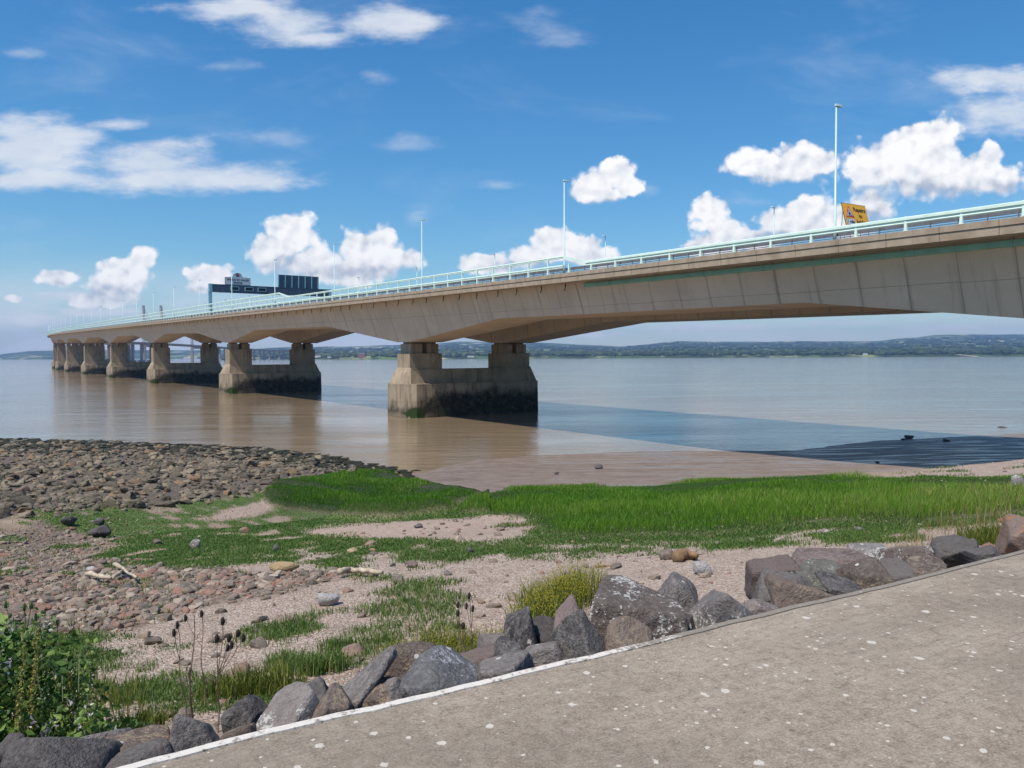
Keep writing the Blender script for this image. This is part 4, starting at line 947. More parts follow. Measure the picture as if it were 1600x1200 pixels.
rn = np.clip(.42+patch*1.3+.2*frontd-.12*leftm+RNG.normal(0, .17, n), 0, 1); dry = RNG.random(n) < .006+.015*frontd+.25*sstep(.12, .26, fbm2(P[:, 0], P[:, 1], .16, 4, 15.)); rn[dry] = RNG.uniform(.9, 1., dry.sum())
tag(grass('marsh_grass', P, hh, P[:, 1]*RNG.uniform(.0003, .0007, n), .6, G_M, rn), kind='stuff')
P = scatter(MK['turf'], 150000, .85); n = len(P); d = P[:, 1]
patch = fbm2(P[:, 0], P[:, 1], .8, 4, 6.2)
hh = np.clip(.05+patch*.1, .02, .13)*RNG.uniform(.5, 1.2, n); rn = np.clip(.4+patch*.9+RNG.normal(0, .18, n), 0, 1)
tag(grass('short_turf', P, hh, np.clip(.0012*d*RNG.uniform(.6, 1.3, n), .004, .025), .9, G_T, rn), kind='stuff')
# thin grass through the shingle
P = scatter(MK['gravel']*np.clip(fbm2(GX, GY, .9, 4, 21.)-.12, 0, 1)+MK['cobble']*.12*np.clip(fbm2(GX, GY, .8, 4, 31.)+.02, 0, 1)+.02*MK['rocks']*np.clip(fbm2(GX, GY, .3, 4, 41.)-.05, 0, 1), 26000, .8); n = len(P)
tag(grass('thin_grass', P, RNG.uniform(.03, .1, n), np.clip(.0011*P[:, 1], .003, .02), .9, G_T, RNG.random(n)), kind='stuff')

def cluster(pix, n, spread, rng=RNG):
    """n root points around ground points seen at the given photo pixels"""
    out = []
    for _ in range(n):
        (x, y), sp = pix[int(rng.integers(len(pix)))], spread
        p = hit(x, y); a, r = rng.uniform(0, 6.28), sp*math.sqrt(rng.random()); X, Y = p[0]+r*math.cos(a), p[1]+r*math.sin(a)
        out.append((X, Y, ground(X, Y)))
    return np.array(out)
def clump(name, pix, n, spread, hgt, w, lean, m, lab, cat='plant', extra=None):
    P = cluster(pix, n, spread); c = P.mean(0); h = RNG.uniform(.45, 1., len(P))*hgt
    V, Fc = blade_geo(P, h, RNG.uniform(.5, 1., len(P))*w, lean); root = empty(name, tuple(c)); tag(root, lab, cat)
    me = mesh_np('foliage', V-c, Fc, m, False, {'rnd': np.repeat(np.clip(RNG.normal(.5, .25, len(P)), 0, 1), 5)}); add('foliage', me, root)
    if extra: extra(root, P-c, h)
    return root
F_Y = m_leaf('yellow_flower', [(0., (.4, .36, .03)), (1., (.62, .55, .06))], .4)
def dots(k, size, m, name='flower'):
    def go(root, P, h):
        n = len(P)*k; i = RNG.integers(0, len(P), n); V0, F0 = ICO[1]; V0 = V0[:, :]; c = P[i]+np.stack([RNG.normal(0, .05, n), RNG.normal(0, .05, n), h[i]*RNG.uniform(.55, 1.05, n)], -1)
        q = np.array([[0, 0, 1], [.87, 0, -.5], [-.43, .75, -.5], [-.43, -.75, -.5]], float); fq = np.array([[0, 1, 2], [0, 2, 3], [0, 3, 1], [1, 3, 2]])
        W_ = q[None]*(size*RNG.uniform(.6, 1.3, (n, 1, 1)))+c[:, None]
        add(name, mesh_np(name, W_.reshape(-1, 3), (fq[None]+(np.arange(n)*4)[:, None, None]).reshape(-1, 3), m, False, {'rnd': np.repeat(RNG.random(n), 4)}), root)
    return go
clump('flowering_plant', [(840, 985), (865, 965), (880, 950), (895, 940), (850, 955), (905, 930)], 1300, .3, .42, .012, .55, G_Y, 'tall yellow green flowering clump behind the dark pointed boulder', extra=dots(2, .008, F_Y))
clump('flowering_plant', [(640, 1035), (680, 1025), (720, 1030), (760, 1015), (700, 1010)], 1100, .25, .22, .01, .6, G_Y, 'low yellow green clump along the back of the speckled boulders', extra=dots(1, .006, F_Y))
clump('grass_tuft', [(440, 1045), (470, 1050)], 260, .14, .2, .012, .7, G_T, 'dark green grass tuft on the shingle left of another tuft')
clump('grass_tuft', [(490, 1052), (520, 1050)], 280, .12, .22, .014, .7, G_T, 'broad bladed green tuft on the shingle behind the tilted slab boulder')
clump('grass_tuft', [(520, 1015), (535, 1012)], 240, .14, .16, .01, .7, G_T, 'bright small grass tuft on the shingle above the tilted slab boulder')
clump('leafy_clump', [(1545, 850), (1570, 845), (1530, 845), (1590, 850)], 900, .3, .3, .016, .6, G_Y, 'bright green leafy clump at the right end of the boulders')
clump('dry_stalks', [(1440, 870), (1455, 880), (1470, 860), (1425, 890), (1445, 850)], 240, .35, .36, .006, .5, G_D, 'dry straw coloured stalks between the boulders on the right', extra=None)
clump('dry_stalks', [(1495, 835), (1520, 830), (1575, 822)], 160, .5, .45, .007, .5, G_D, 'dry yellow stalks behind the boulders beside the orange lichen rock')
clump('rock_weed', [(1180, 955), (1186, 945)], 90, .07, .13, .014, .7, G_T, 'small green weed growing between boulders over a flat blue grey rock')
clump('leafy_weed', [(380, 1085), (410, 1075), (440, 1080), (350, 1085)], 700, .2, .24, .012, .7, G_Y, 'olive green weeds behind the pointed rock and pale pyramid boulder')
clump('leafy_weed', [(225, 1135), (250, 1130), (200, 1140)], 300, .15, .14, .012, .8, G_Y, 'low yellowing weeds and straw behind the brown rock at bottom left')
# straw litter between the boulders
P = np.concatenate([scatter(MK['litter'], 4500, .4), scatter(.3*MK['gravel']*(GN > .06)+.12*MK['cobble']+.1*MK['turf'], 4500, .7)]); n = len(P); V, Fc = blade_geo(P+np.array([0, 0, .02]), RNG.uniform(.02, .09, n), RNG.uniform(.003, .006, n), 2.2)
tag(add('dry_litter', mesh_np('dry_litter', V, Fc, G_D, False, {'rnd': np.repeat(RNG.random(n), 5)})), kind='stuff')

# bramble: dark leafy mound with pinkish white blossom
def leaf_cards(C_, size, rng=RNG):
    n = len(C_); d = rng.normal(size=(n, 3)); d[:, 2] = np.abs(d[:, 2])*.8+.1; d /= np.linalg.norm(d, axis=1)[:, None]
    u = np.cross(d, rng.normal(size=(n, 3))); u /= np.linalg.norm(u, axis=1)[:, None]; v = np.cross(d, u); s = (size*rng.uniform(.4, 1.45, n))[:, None]
    V = np.stack([C_-u*s, C_-u*s*.2+v*s*.55-d*s*.12, C_+u*s*.95, C_-u*s*.2-v*s*.55-d*s*.12], 1)
    i = (np.arange(n)*4)[:, None]; return V.reshape(-1, 3), np.concatenate([i+np.array([[0, 1, 2]]), i+np.array([[0, 2, 3]])])
L_B = m_leaf('bramble_leaf', [(0., (.05, .1, .02)), (.45, (.13, .22, .045)), (.8, (.24, .32, .08)), (.95, (.26, .31, .08)), (1., (.3, .17, .07))], .3, .45)
F_W = m_leaf('bramble_petal', [(0., (.5, .42, .42)), (1., (.72, .68, .66))], .3)
stem_m = simple('green_stem', (.09, .12, .04), .7, scale=12.); dead_m = simple('dead_stem', (.19, .13, .08), .8, var=.3, scale=20.); head_m = simple('teasel_head', (.035, .024, .016), .9, var=.4, scale=60.)
bc = at_y(60, 1150, 4.55); bx, by = bc[0], bc[1]; bg = ground(bx, by); br = empty('bramble_bush', (bx, by, bg)); tag(br, 'dark green bramble bush with pinkish white blossom in the bottom left corner', 'bush')
lobes = [(-.5, .1, .42, .5, .45), (-.15, .05, .36, .42, .4), (.12, -.05, .25, .32, .3), (.36, -.1, .2, .26, .26), (-.75, .3, .5, .5, .45), (-.9, -.1, .35, .5, .4), (-.3, .35, .4, .45, .4), (.5, .05, .14, .2, .18), (-.45, -.25, .25, .4, .3)]
pts = []
for lx, ly, lz, lr, lh in lobes:
    k = int(1100*lr*lr/.16); d = RNG.normal(size=(k, 3)); d /= np.linalg.norm(d, axis=1)[:, None]; r = RNG.uniform(.55, 1.12, k)[:, None]*(1+.5*fbm(d*2.5+lx*9, 3)[:, None])
    q = d*r*np.array([lr, lr*.8, lh])+np.array([lx, ly, lz]); pts.append(q[q[:, 2] > -.02])
pts = np.concatenate(pts); V, Fc = leaf_cards(pts, .029); tone = np.clip(.4+fbm(pts*3.2, 3)*1.1+RNG.normal(0, .18, len(pts)), 0, 1)
add('foliage', mesh_np('foliage', V, Fc, L_B, False, {'rnd': np.repeat(tone, 4)}), br)
mb = MB()
for i in range(22):
    x, y = RNG.uniform(-.8, .5), RNG.uniform(-.2, .3); a = RNG.uniform(0, 6.28); hx = RNG.uniform(.3, .75)
    mb.tube([(x*.6, y*.6, -.05), (x*.9, y, hx*.7), (x+.15*math.cos(a), y+.1*math.sin(a), hx), (x+.35*math.cos(a), y+.25*math.sin(a), hx*.85)], [.006, .005, .004, .002], 5)
mb.build('stem', stem_m, br)
for i in range(24):
    l = lobes[int(RNG.integers(7))]; d = RNG.normal(size=3); d[2] = abs(d[2])+.3; d[1] = -abs(d[1])*.7; d /= np.linalg.norm(d); c = np.array(l[:3])+d*np.array([l[3], l[3]*.8, l[4]])*1.05
    k = 10; q = c+RNG.normal(0, .018, (k, 3)); V, Fc = leaf_cards(q, .014); add('blossom', mesh_np('blossom', V-c, Fc, F_W, False, {'rnd': np.repeat(RNG.random(k), 4)}), br, tuple(c))
clump('grass_clump', [(110, 1090), (140, 1100), (165, 1105), (90, 1075), (180, 1120)], 420, .28, .3, .008, .5, G_Y, 'loose yellow green grass and weeds at the right side of the bramble bush')
clump('grass_clump', [(20, 1060), (50, 1050), (5, 1080)], 260, .3, .62, .008, .35, G_T, 'tall green grass stalks standing behind the bramble at the left edge')
# tall stalks in and beside the bramble
def stalk_plant(name, px0, py0, Y, top, lab, kind, bend=0., cat='plant'):
    b0 = at_y(px0, py0, Y); g = ground(b0[0], b0[1]); t_ = at_y(top[0], top[1], Y); root = empty(name, (b0[0], b0[1], g)); tag(root, lab, cat)
    o = np.array([b0[0], b0[1], g]); tip = t_-o; n = 9
    line = [Vector((tip[0]*(k/n)**1.3+bend*math.sin(k/n*PI), .03*math.sin(k), tip[2]*(k/n))) for k in range(n+1)]
    return root, line
def seed_head(root, p, r, h, m=None, nm='seed_head'):
    mb = MB(); V, Fq = ICO[2]; q = V*np.array([r, r, h]); q *= (1+.12*np.sin(V[:, 2:3]*40+V[:, 0:1]*30)); mb.put(q, [list(f) for f in Fq])
    for k in range(5):
        a = k*1.26; mb.tube([(r*.5*math.cos(a), r*.5*math.sin(a), -h*.9), (r*1.6*math.cos(a), r*1.6*math.sin(a), -h*.5), (r*1.7*math.cos(a), r*1.7*math.sin(a), h*.3)], .0016, 4)
    return mb.build(nm, m or head_m, root, p)
def teasel(px0, py0, Y, top, heads, lab, m=dead_m, hm=None, r=.0135):
    root, line = stalk_plant('teasel', px0, py0, Y, top, lab, 't'); mb = MB(); mb.tube(line, [.005*(1-.5*i/9) for i in range(10)], 6)
    o = Vector(root.location); hd = []
    for hx, hy in heads:
        p = Vector(at_y(hx, hy, Y+RNG.uniform(-.05, .05)))-o; f = min(.8, max(.25, p.z/max(line[-1].z, .01)-.25)); j = line[int(f*9)]
        mb.tube([j, j.lerp(p, .5)+Vector((0, 0, -.02)), p], [.003, .0025, .002], 5); hd.append(p)
    mb.build('stem', m, root); hd.append(line[-1])
    for p in hd: seed_head(root, p, r*RNG.uniform(.8, 1.15), r*2.1, hm)
teasel(338, 1090, 4.9, (347, 972), [(372, 990), (380, 997), (358, 997), (362, 1008), (356, 1012), (339, 998)], 'tall dead teasel with several dark heads, above the pointed rock')
teasel(288, 1060, 5.2, (276, 978), [(272, 989)], 'dead teasel with two small heads left of the tall bare stem')
teasel(318, 1040, 5.6, (314, 960), [(290, 966)], 'thin dead teasel between the bare stem and the many headed one')
teasel(722, 1000, 6.0, (716, 946), [(716, 958), (717, 977), (724, 978)], 'short dead teasel on the shingle behind the yellow green clump')
teasel(740, 1000, 6.1, (733, 932), [(729, 947), (739, 951)], 'taller dead teasel next to a short one on the shingle')
root, line = stalk_plant('dead_stem', 297, 1112, 4.6, (302, 962), 'single tall bare dead stem rising behind the smooth sloping boulder', 's'); mb = MB(); mb.tube(line, [.009*(1-.75*i/9) for i in range(10)], 6); mb.tube([line[5], line[5]+Vector((-.012, 0, .05)), line[6]+Vector((.01, 0, .0))], [.006, .008, .001], 5); mb.build('stem', dead_m, root)
grn = simple('green_teasel_head', (.09, .13, .04), .9, var=.3, scale=60.)
teasel(30, 1110, 4.9, (36, 950), [(9, 945), (56, 965), (49, 946)], 'green teasel with several heads above the bramble at the left edge', stem_m, grn, .012)
teasel(70, 1110, 5.0, (88, 975), [(62, 985)], 'thin green teasel at the right side of the bramble bush', stem_m, grn, .01)
dock_m = m_leaf('dock_seed', [(0., (.2, .19, .04)), (1., (.38, .33, .09))], .3)
for i, (px0, top, bend, lab) in enumerate([(32, (33, 990), 0, 'yellow seeded dock spike standing in the bramble'), (48, (50, 1000), .02, 'second yellow dock spike close beside the first'), (55, (57, 985), -.02, 'taller yellow green dock spike at the back of the bramble'),
                                           (60, (105, 1050), .08, 'drooping yellow green spike leaning right over the bramble'), (50, (92, 1078), .1, 'lower drooping yellow green spike beside the bramble blossoms')]):
    root, line = stalk_plant('dock_plant', px0, 1120, 4.3+.1*i, top, lab, 'd', bend); mb = MB(); mb.tube(line, [.004*(1-.6*k/9) for k in range(10)], 5); mb.build('stem', stem_m, root)
    q = []
    for k in range(330):
        f = RNG.uniform(.35, 1.); p = line[min(8, int(f*9))].lerp(line[min(9, int(f*9)+1)], f*9-int(f*9)) if f < 1 else line[-1]; q.append(np.array(p)+RNG.normal(0, .016*(1.25-f), 3))
    V, Fc = leaf_cards(np.array(q), .0085); add('foliage', mesh_np('foliage', V, Fc, dock_m, False, {'rnd': np.repeat(RNG.random(len(q)), 4)}), root)  # seed spike of the dock, made of small leaf cards
root, line = stalk_plant('leafy_stalk', 140, 1150, 4.4, (138, 1010), 'green leafy stalk standing right of the bramble bush', 'g'); mb = MB(); mb.tube(line, [.005*(1-.6*k/9) for k in range(10)], 5); mb.build('stem', stem_m, root)
q = np.concatenate([np.array(line[int(RNG.integers(0, 10))])[None]+RNG.normal(0, .025, (1, 3)) for _ in range(60)]); V, Fc = leaf_cards(q, .02); add('foliage', mesh_np('foliage', V, Fc, L_B, False, {'rnd': np.repeat(np.clip(RNG.normal(.7, .15, 60), 0, 1), 4)}), root)

# ================================================================== FAR SHORE
HX = np.array([-400, 0, 20, 45, 85, 200, 330, 400, 425, 500, 550, 620, 690, 720, 760, 800, 825, 860, 900, 972, 1000, 1020, 1062, 1137, 1200, 1225, 1300, 1372, 1397, 1430, 1459, 1600, 1900, 2400.])
HY = np.array([556, 554, 552, 549.5, 549, 547, 546, 545, 543.5, 541, 541.5, 539, 537, 534.5, 535, 538, 535.5, 536.5, 538.5, 541, 539, 537, 532.5, 534, 535, 533.5, 533.5, 533, 530, 527, 523.5, 522.5, 524, 536.])
def horizon_y(x): return 559.94-.004715*x
def m_hills():
    m, t, b = mat('wooded_hills'); co = t.n('ShaderNodeTexCoord').outputs['Object']
    p = t.scaled(co, (1., .35, 1.)); n1 = t.noise(p, .0035, 6., .6); n2 = t.noise(p, .012, 7., .75)
    v = t.n('ShaderNodeTexVoronoi', {'Vector': p, 'Scale': .0075}); vc = t.n('ShaderNodeSeparateColor', {0: v.outputs[1]})
    f = t.math('MULTIPLY', t.mrange(n1, .43, .52), t.mrange(n2, .42, .5))
    fc = t.ramp(vc.outputs[0], [(0., (.07, .12, .04)), (.4, (.12, .18, .06)), (.62, (.24, .26, .11)), (.78, (.5, .44, .28)), (.93, (.12, .17, .06))], 'CONSTANT')
    c = t.mix(f, t.ramp(n2, [(.35, (.016, .03, .012)), (.65, (.05, .075, .026))]), fc)
    t.set(b, 'Base Color', c); t.set(b, 'Roughness', .95); t.set(b, 'Specular IOR Level', .1)
    bp = t.n('ShaderNodeBump', {'Height': n2, 'Strength': 1., 'Distance': 14.}); t.set(b, 'Normal', bp.outputs[0]); return m
ms = np.linspace(-.75, 1.15, 760); pxm = ms*F+800
crest_px = horizon_y(pxm)-np.interp(pxm, HX, HY)
sh = np.interp(pxm, [-400, 300, 365, 420, 600, 1000, 1600, 2400], [6200, 6000, 4200, 3300, 2650, 2950, 2700, 2700])
rows = [0, .004, .03, .1, .18, .28, .38, .5, .62, .74, .86, .95, 1., 1.06, 1.2]; FV = []
for r in rows:
    Yr = sh+(8200-sh)*r; back = 1.0
    ang_px = np.interp(r, [0, .03, .28, .6, 1.], [0, .06, .34, .62, 1.])*crest_px if r <= 1 else crest_px*(1-(r-1)*3)
    z = EYE+ang_px/F*Yr if r > .01 else np.full_like(Yr, -1. if r == 0 else 1.5)
    if .01 < r: 
        q = fbm2(ms*Yr*.0011, Yr*.0011, 1., 5, r*2.); z = z+q*(Yr*.0045 if r > .05 else 3.)*(1 if r < 1.01 else 1)
        z = np.maximum(z, 2.2)
    FV.append(np.stack([ms*Yr, Yr, z], -1))
FV = np.array(FV); a, b_, _ = FV.shape; ix = np.arange(a*b_).reshape(a, b_); q4 = np.stack([ix[:-1, :-1], ix[:-1, 1:], ix[1:, 1:], ix[1:, :-1]], -1).reshape(-1, 4)
tag(add('hills', mesh_np('hills', FV.reshape(-1, 3), q4, m_hills(), True)), kind='structure')
def far_z(m, r):
    return np.array([np.interp(r, rows, [np.interp(mm, ms, FV[k, :, 2]) for k in range(a)]) for mm, r in zip(m, r)])
# trees and hedges along the far bank, too many to count
nt = 5200; tm_ = np.concatenate([RNG.uniform(-.34, .72, 3000), RNG.uniform(-.34, .72, nt-3000)]); tr = np.concatenate([RNG.uniform(.015, .09, 3000), RNG.uniform(.1, .8, nt-3000)])
keep = (fbm2(tm_*60, tr*40, 1., 4, 3.) > -.06) | (RNG.random(nt) < .2); keep &= np.interp(tm_*F+800, ms*F+800, sh) < 5000; tm_, tr = tm_[keep], tr[keep]
shm = np.interp(tm_, ms, sh); Yt = shm+(8200-shm)*tr; Zt = far_z(tm_, tr); V0, F0 = ICO[1]; n = len(tm_)
sz = RNG.uniform(4., 9., n)*(1+Yt/9000); W_ = V0[None]*(sz[:, None, None]*np.stack([RNG.uniform(1., 2.6, n), RNG.uniform(.8, 1.2, n), RNG.uniform(.6, 1.1, n)], -1)[:, None])*(1+.35*(RNG.random((n, len(V0), 1))-.5))+np.stack([tm_*Yt, Yt, Zt+sz*.45], -1)[:, None]
tree_m = m_leaf('far_tree', [(0., (.014, .028, .01)), (.6, (.03, .052, .016)), (1., (.06, .085, .03))], .0)
tag(add('treeline', mesh_np('treeline', W_.reshape(-1, 3), (F0[None]+(np.arange(n)*len(V0))[:, None, None]).reshape(-1, 3), tree_m, False, {'rnd': np.repeat(RNG.random(n), len(V0))})), kind='stuff')
wallw = simple('pale_render', (.62, .6, .56), .8, var=.05); roofm = simple('slate_roof', (.1, .09, .09), .8); brick = simple('red_brick', (.25, .1, .075), .85)
def house(px, r, w, dpt, h, wall, lab, group=None, ridge=.4):
    m_ = (px-800)/F; s_h = float(np.interp(m_, ms, sh)); Y = s_h+(8200-s_h)*r; z = float(far_z(np.array([m_]), np.array([r]))[0]); root = empty('far_house', (m_*Y, Y, z)); tag(root, lab, 'house', group)
    mb = MB(); mb.box(-w/2, w/2, 0, dpt, -2, h); mb.build('wall', wall, root)
    mb = MB(); e = .4; mb.put([(-w/2-e, -e, h), (w/2+e, -e, h), (w/2+e, dpt+e, h), (-w/2-e, dpt+e, h), (-w/2-e, dpt/2, h+w*ridge*.4), (w/2+e, dpt/2, h+w*ridge*.4)], [(0, 1, 5, 4), (2, 3, 4, 5), (0, 4, 3), (1, 2, 5), (0, 3, 2, 1)]); mb.build('roof', roofm, root)
house(565, .012, 26, 14, 15, brick, 'red brick block on the far bank seen between two piers')
for px in (500, 516, 528, 590, 608, 735, 880, 1118, 1240, 1352, 1530): house(px+RNG.uniform(-3, 3), RNG.uniform(.012, .03), RNG.uniform(14, 34), 9, RNG.uniform(4, 7), wallw, 'small pale house low on the far bank across the water', 'pale houses on the far bank', .25)

# ================================================================== SKY, SUN, AIR, CAMERA
SUN_H = T0*-.54+B0*-.12; SUN = np.array([SUN_H[0], SUN_H[1], 1.]); SUN /= np.linalg.norm(SUN); ELEV = math.asin(SUN[2]); AZ = math.atan2(SUN[0], SUN[1])
w = bpy.data.worlds.new('World'); SC.world = w; w.use_nodes = True; t = NT(w.node_tree); bgn = t.N['Background']
sky = t.n('ShaderNodeTexSky', sky_type='NISHITA', sun_disc=False, sun_elevation=ELEV, sun_rotation=AZ, altitude=20., air_density=1.25, dust_density=.25, ozone_density=3.2)
hs = t.n('ShaderNodeHueSaturation', {'Saturation': 1.2, 'Value': 1., 'Color': t.mix(1., sky.outputs[0], (.57, .72, .83), 'MULTIPLY')})
t.set(bgn, 'Color', hs.outputs[0]); t.set(bgn, 'Strength', .135)
dirv = t.n('ShaderNodeTexCoord').outputs['Generated']; sx = t.n('ShaderNodeSeparateXYZ', {0: dirv})
yy = t.math('MAXIMUM', sx.outputs[1], .03); gu = t.math('DIVIDE', sx.outputs[0], yy); gv = t.math('DIVIDE', sx.outputs[2], yy)
gn = t.n('ShaderNodeCombineXYZ', {0: gu, 1: gv, 2: 0.}).outputs[0]
def sp(x, y): r = ray(x, y); return r[0]/r[1], r[2]/r[1]
def chain(blobs, vec):
    last = None
    for bx_, by_, rx_, ry_ in blobs:
        cu, cv = sp(bx_, by_); ru, rv = rx_/F, ry_/F
        mp = t.n('ShaderNodeMapping', {0: vec}); mp.inputs['Location'].default_value = (-cu/ru, -cv/rv, 0); mp.inputs['Scale'].default_value = (1/ru, 1/rv, 0)
        l = t.n('ShaderNodeVectorMath', {0: mp.outputs[0]}, operation='LENGTH').outputs['Value']
        if last is None: last = l
        else:
            sm = t.n('ShaderNodeMath', {0: last, 1: l, 2: .35}, operation='SMOOTH_MIN'); last = sm.outputs[0]
    return last
CUM = [(1462, 222, 44, 46), (1420, 240, 62, 46), (1372, 262, 58, 42), (1440, 272, 120, 40), (1535, 282, 75, 28), (1548, 243, 24, 20), (1360, 318, 42, 34),
       (1185, 258, 54, 26), (1258, 252, 54, 27), (1228, 268, 60, 22),
       (925, 288, 36, 26), (962, 272, 34, 24), (988, 292, 24, 15), (942, 306, 44, 16), (1108, 328, 28, 26), (1122, 352, 40, 16),
       (1272, 335, 52, 30), (1225, 350, 62, 22), (1320, 345, 50, 28), (1165, 372, 75, 22), (1100, 388, 50, 14),
       (868, 384, 42, 30), (905, 382, 32, 22), (825, 404, 34, 18), (765, 410, 50, 20), (925, 402, 60, 16),
       (447, 372, 48, 38), (462, 356, 32, 22), (428, 400, 40, 30), (490, 410, 60, 28), (572, 392, 44, 40), (592, 378, 28, 26), (605, 406, 60, 26), (535, 424, 90, 24),
       (325, 432, 36, 22), (318, 448, 34, 12), (222, 404, 28, 22), (198, 424, 46, 26), (178, 446, 50, 22), (165, 468, 60, 16), (92, 433, 36, 12), (130, 468, 24, 11), (20, 466, 16, 7)]
STR = [(40, 235, 110, 52), (30, 205, 70, 32), (90, 215, 100, 28), (60, 280, 130, 20), (230, 250, 120, 34), (300, 278, 160, 26), (180, 195, 55, 12), (410, 280, 70, 18), (450, 36, 90, 30), (605, 35, 85, 28), (500, 58, 60, 12),
       (1580, 182, 110, 30), (1560, 120, 110, 22), (50, 500, 70, 10), (150, 488, 60, 9), (230, 512, 80, 10), (90, 462, 60, 8), (1110, 512, 100, 7), (1310, 504, 90, 6), (1480, 512, 70, 6), (940, 522, 60, 6), (360, 12, 110, 18)]
WIS = [(32, 82, 40, 12), (585, 118, 30, 16), (850, 40, 50, 30), (772, 289, 40, 8), (350, 102, 70, 12), (640, 225, 60, 16), (1520, 120, 130, 26), (440, 215, 80, 18), (1150, 316, 50, 16), (1010, 297, 24, 14), (650, 340, 30, 20), (860, 60, 60, 20)]
BAS = [(1440, 300, 150, 20), (1560, 296, 60, 16), (1360, 340, 50, 18), (1235, 286, 90, 16), (955, 322, 60, 14), (1240, 374, 110, 14), (840, 418, 110, 12), (500, 424, 150, 14), (430, 412, 40, 16), (600, 424, 70, 14), (185, 462, 80, 20), (320, 456, 40, 10), (90, 442, 34, 8)]
warp = t.n('ShaderNodeTexNoise', {'Vector': gn, 'Scale': 26., 'Detail': 5., 'Roughness': .55})
gw = t.n('ShaderNodeVectorMath', {0: gn, 1: t.scaled(t.n('ShaderNodeVectorMath', {0: warp.outputs[1], 1: (.5, .5, .5)}, operation='SUBTRACT').outputs[0], (.016, .014, 0))}, operation='ADD').outputs[0]
nz = t.n('ShaderNodeTexNoise', {'Vector': gn, 'Scale': 34., 'Detail': 7., 'Roughness': .6}).outputs[0]
nz_a = t.n('ShaderNodeTexNoise', {'Vector': gw, 'Scale': 24., 'Detail': 4., 'Roughness': .5}).outputs[0]
nz_b = t.n('ShaderNodeTexNoise', {'Vector': t.n('ShaderNodeVectorMath', {0: gw, 1: (.006, -.009, 0)}, operation='ADD').outputs[0], 'Scale': 24., 'Detail': 4., 'Roughness': .5}).outputs[0]
soft = t.noise(t.scaled(gn, (1., 2.6, 1.)), 11., 7., .62); soft2 = t.noise(t.scaled(gn, (1., 3., 1.)), 5., 5., .6)
base = chain(BAS, gw); gB = gB_ = t.mrange(t.math('ADD', base, t.math('MULTIPLY', t.math('SUBTRACT', nz, .5), .8)), 1.25, .35)
def billow(vec):
    a_ = t.n('ShaderNodeTexVoronoi', {'Vector': vec, 'Scale': 30.}, voronoi_dimensions='2D').outputs[0]
    b_ = t.n('ShaderNodeTexVoronoi', {'Vector': vec, 'Scale': 72.}, voronoi_dimensions='2D').outputs[0]
    return t.math('SUBTRACT', .5, t.math('ADD', t.math('MULTIPLY', a_, .62), t.math('MULTIPLY', b_, .38)))
bil = billow(gw); bil2 = billow(t.n('ShaderNodeVectorMath', {0: gw, 1: (.005, -.008, 0)}, operation='ADD').outputs[0])
cum = chain(CUM, gw); dC = t.math('ADD', t.math('ADD', t.math('SUBTRACT', 1., cum), t.math('MULTIPLY', t.math('SUBTRACT', nz, .5), .9)), t.math('MULTIPLY', bil, .75))
edge = t.mrange(gB_, 0., 1., .3, .62); aC = t.mrange(dC, t.math('MULTIPLY', edge, -.12), edge)
stn = chain(STR, gn); dS = t.math('ADD', t.math('SUBTRACT', 1., stn), t.math('MULTIPLY', t.math('SUBTRACT', soft, .5), 2.2)); aS = t.math('MULTIPLY', t.mrange(dS, -.25, .75), .8)
wsn = chain(WIS, gn); dW = t.math('ADD', t.math('SUBTRACT', 1., wsn), t.math('MULTIPLY', t.math('SUBTRACT', soft, .5), 3.)); aW = t.math('MULTIPLY', t.mrange(dW, -.1, 1.3), .3)
low = t.math('MULTIPLY', t.mrange(gv, t.mrange(gu, .1, -.6, .09, .15), .012), t.mrange(soft2, .34, .62, .3, 1.)); low = t.math('MULTIPLY', low, t.mrange(gu, .3, -.45, .75, 1.))
emb = t.math('ADD', t.math('MULTIPLY', t.math('SUBTRACT', nz_a, nz_b), 1.2), t.math('MULTIPLY', t.math('SUBTRACT', bil, bil2), .55))
lum = t.math('SUBTRACT', t.math('ADD', .9, emb), t.math('MULTIPLY', gB, .34), True)
ccol = t.ramp(lum, [(0., (.3, .37, .48)), (.45, (.46, .51, .6)), (.72, (.76, .775, .81)), (1., (.95, .945, .94))])
scol = t.ramp(soft, [(.3, (.56, .63, .74)), (.65, (.8, .81, .83))])
def cover(col, al, under):
    e = t.n('ShaderNodeBackground', {0: col, 1: 1.}); mx = t.n('ShaderNodeMixShader', {0: al, 1: under, 2: e.outputs[0]}); return mx.outputs[0]
veil = t.math('MULTIPLY', t.mrange(t.noise(t.scaled(gn, (1., 2.8, 1.)), 3.2, 8., .62, .4), .5, .8), .2)
sh_ = cover((.66, .72, .82, 1), veil, bgn.outputs[0])
sh_ = cover((.71, .76, .84, 1), low, sh_)
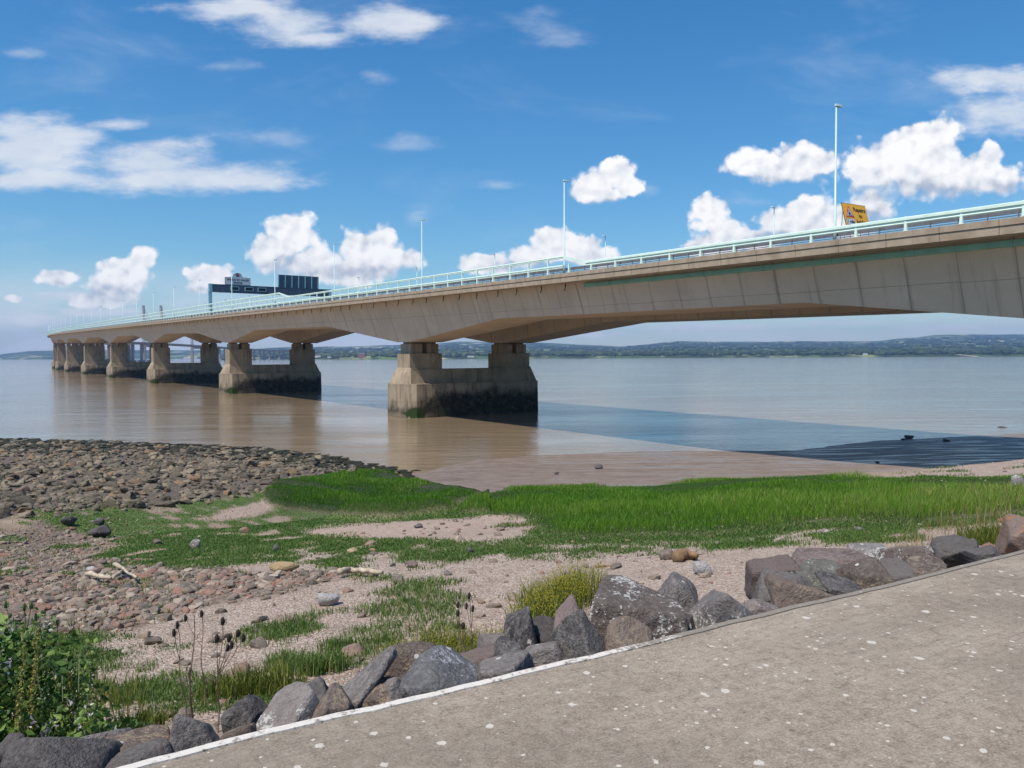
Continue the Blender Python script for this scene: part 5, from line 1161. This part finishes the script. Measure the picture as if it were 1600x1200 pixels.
sh_ = cover(scol, aW, sh_); sh_ = cover(scol, aS, sh_); sh_ = cover(ccol, t.math('MULTIPLY', aC, t.mrange(gv, .02, .09, .5, 1.)), sh_)
t.L.new(sh_, t.N['World Output'].inputs[0])
w.cycles.sampling_method = 'NONE'
sd = bpy.data.lights.new('sun', 'SUN'); sd.energy = 4.5; sd.angle = math.radians(.53); sd.color = (1., .935, .84)
so = bpy.data.objects.new('sun', sd); COL.objects.link(so); so.rotation_euler = Vector(SUN).to_track_quat('Z', 'Y').to_euler()
HAZE = True
if HAZE:
    mb = MB(); mb.box(-9000, 9800, -2450, 9700, -6., 330.)
    hm = bpy.data.materials.new('haze_air'); hm.use_nodes = True; ht = hm.node_tree; ht.nodes.remove(ht.nodes['Principled BSDF'])
    pv = ht.nodes.new('ShaderNodeVolumePrincipled'); pv.inputs['Color'].default_value = (.42, .62, 1., 1); pv.inputs['Density'].default_value = 9.5e-5; pv.inputs['Anisotropy'].default_value = .2
    ht.links.new(pv.outputs[0], ht.nodes['Material Output'].inputs['Volume']); hz = mb.build('haze', hm); tag(hz, kind='stuff')
cam = bpy.data.cameras.new('camera'); cam.sensor_width = 36; cam.lens = F/1600*36; cam.clip_start = .1; cam.clip_end = 60000
co = bpy.data.objects.new('camera', cam); COL.objects.link(co); SC.camera = co
r_, u_, f_ = Vector((1, 0, 0)), Vector((0, -SP, CP)), Vector((0, CP, SP))
xr = r_*CR-u_*SR; ur = r_*SR+u_*CR
co.matrix_world = Matrix(((xr.x, ur.x, -f_.x, 0), (xr.y, ur.y, -f_.y, 0), (xr.z, ur.z, -f_.z, EYE), (0, 0, 0, 1)))
vs = SC.view_settings; SC.display_settings.display_device = 'sRGB'; vs.view_transform = 'Standard'; vs.look = 'None'; vs.exposure = .2; vs.gamma = 1.
cy = SC.cycles; cy.use_denoising = True; cy.max_bounces = 6; cy.diffuse_bounces = 3; cy.glossy_bounces = 3; cy.transmission_bounces = 3; cy.volume_bounces = 0; cy.transparent_max_bounces = 6
cy.use_adaptive_sampling = True; cy.adaptive_threshold = .01; cy.sample_clamp_indirect = 6.; cy.use_light_tree = False
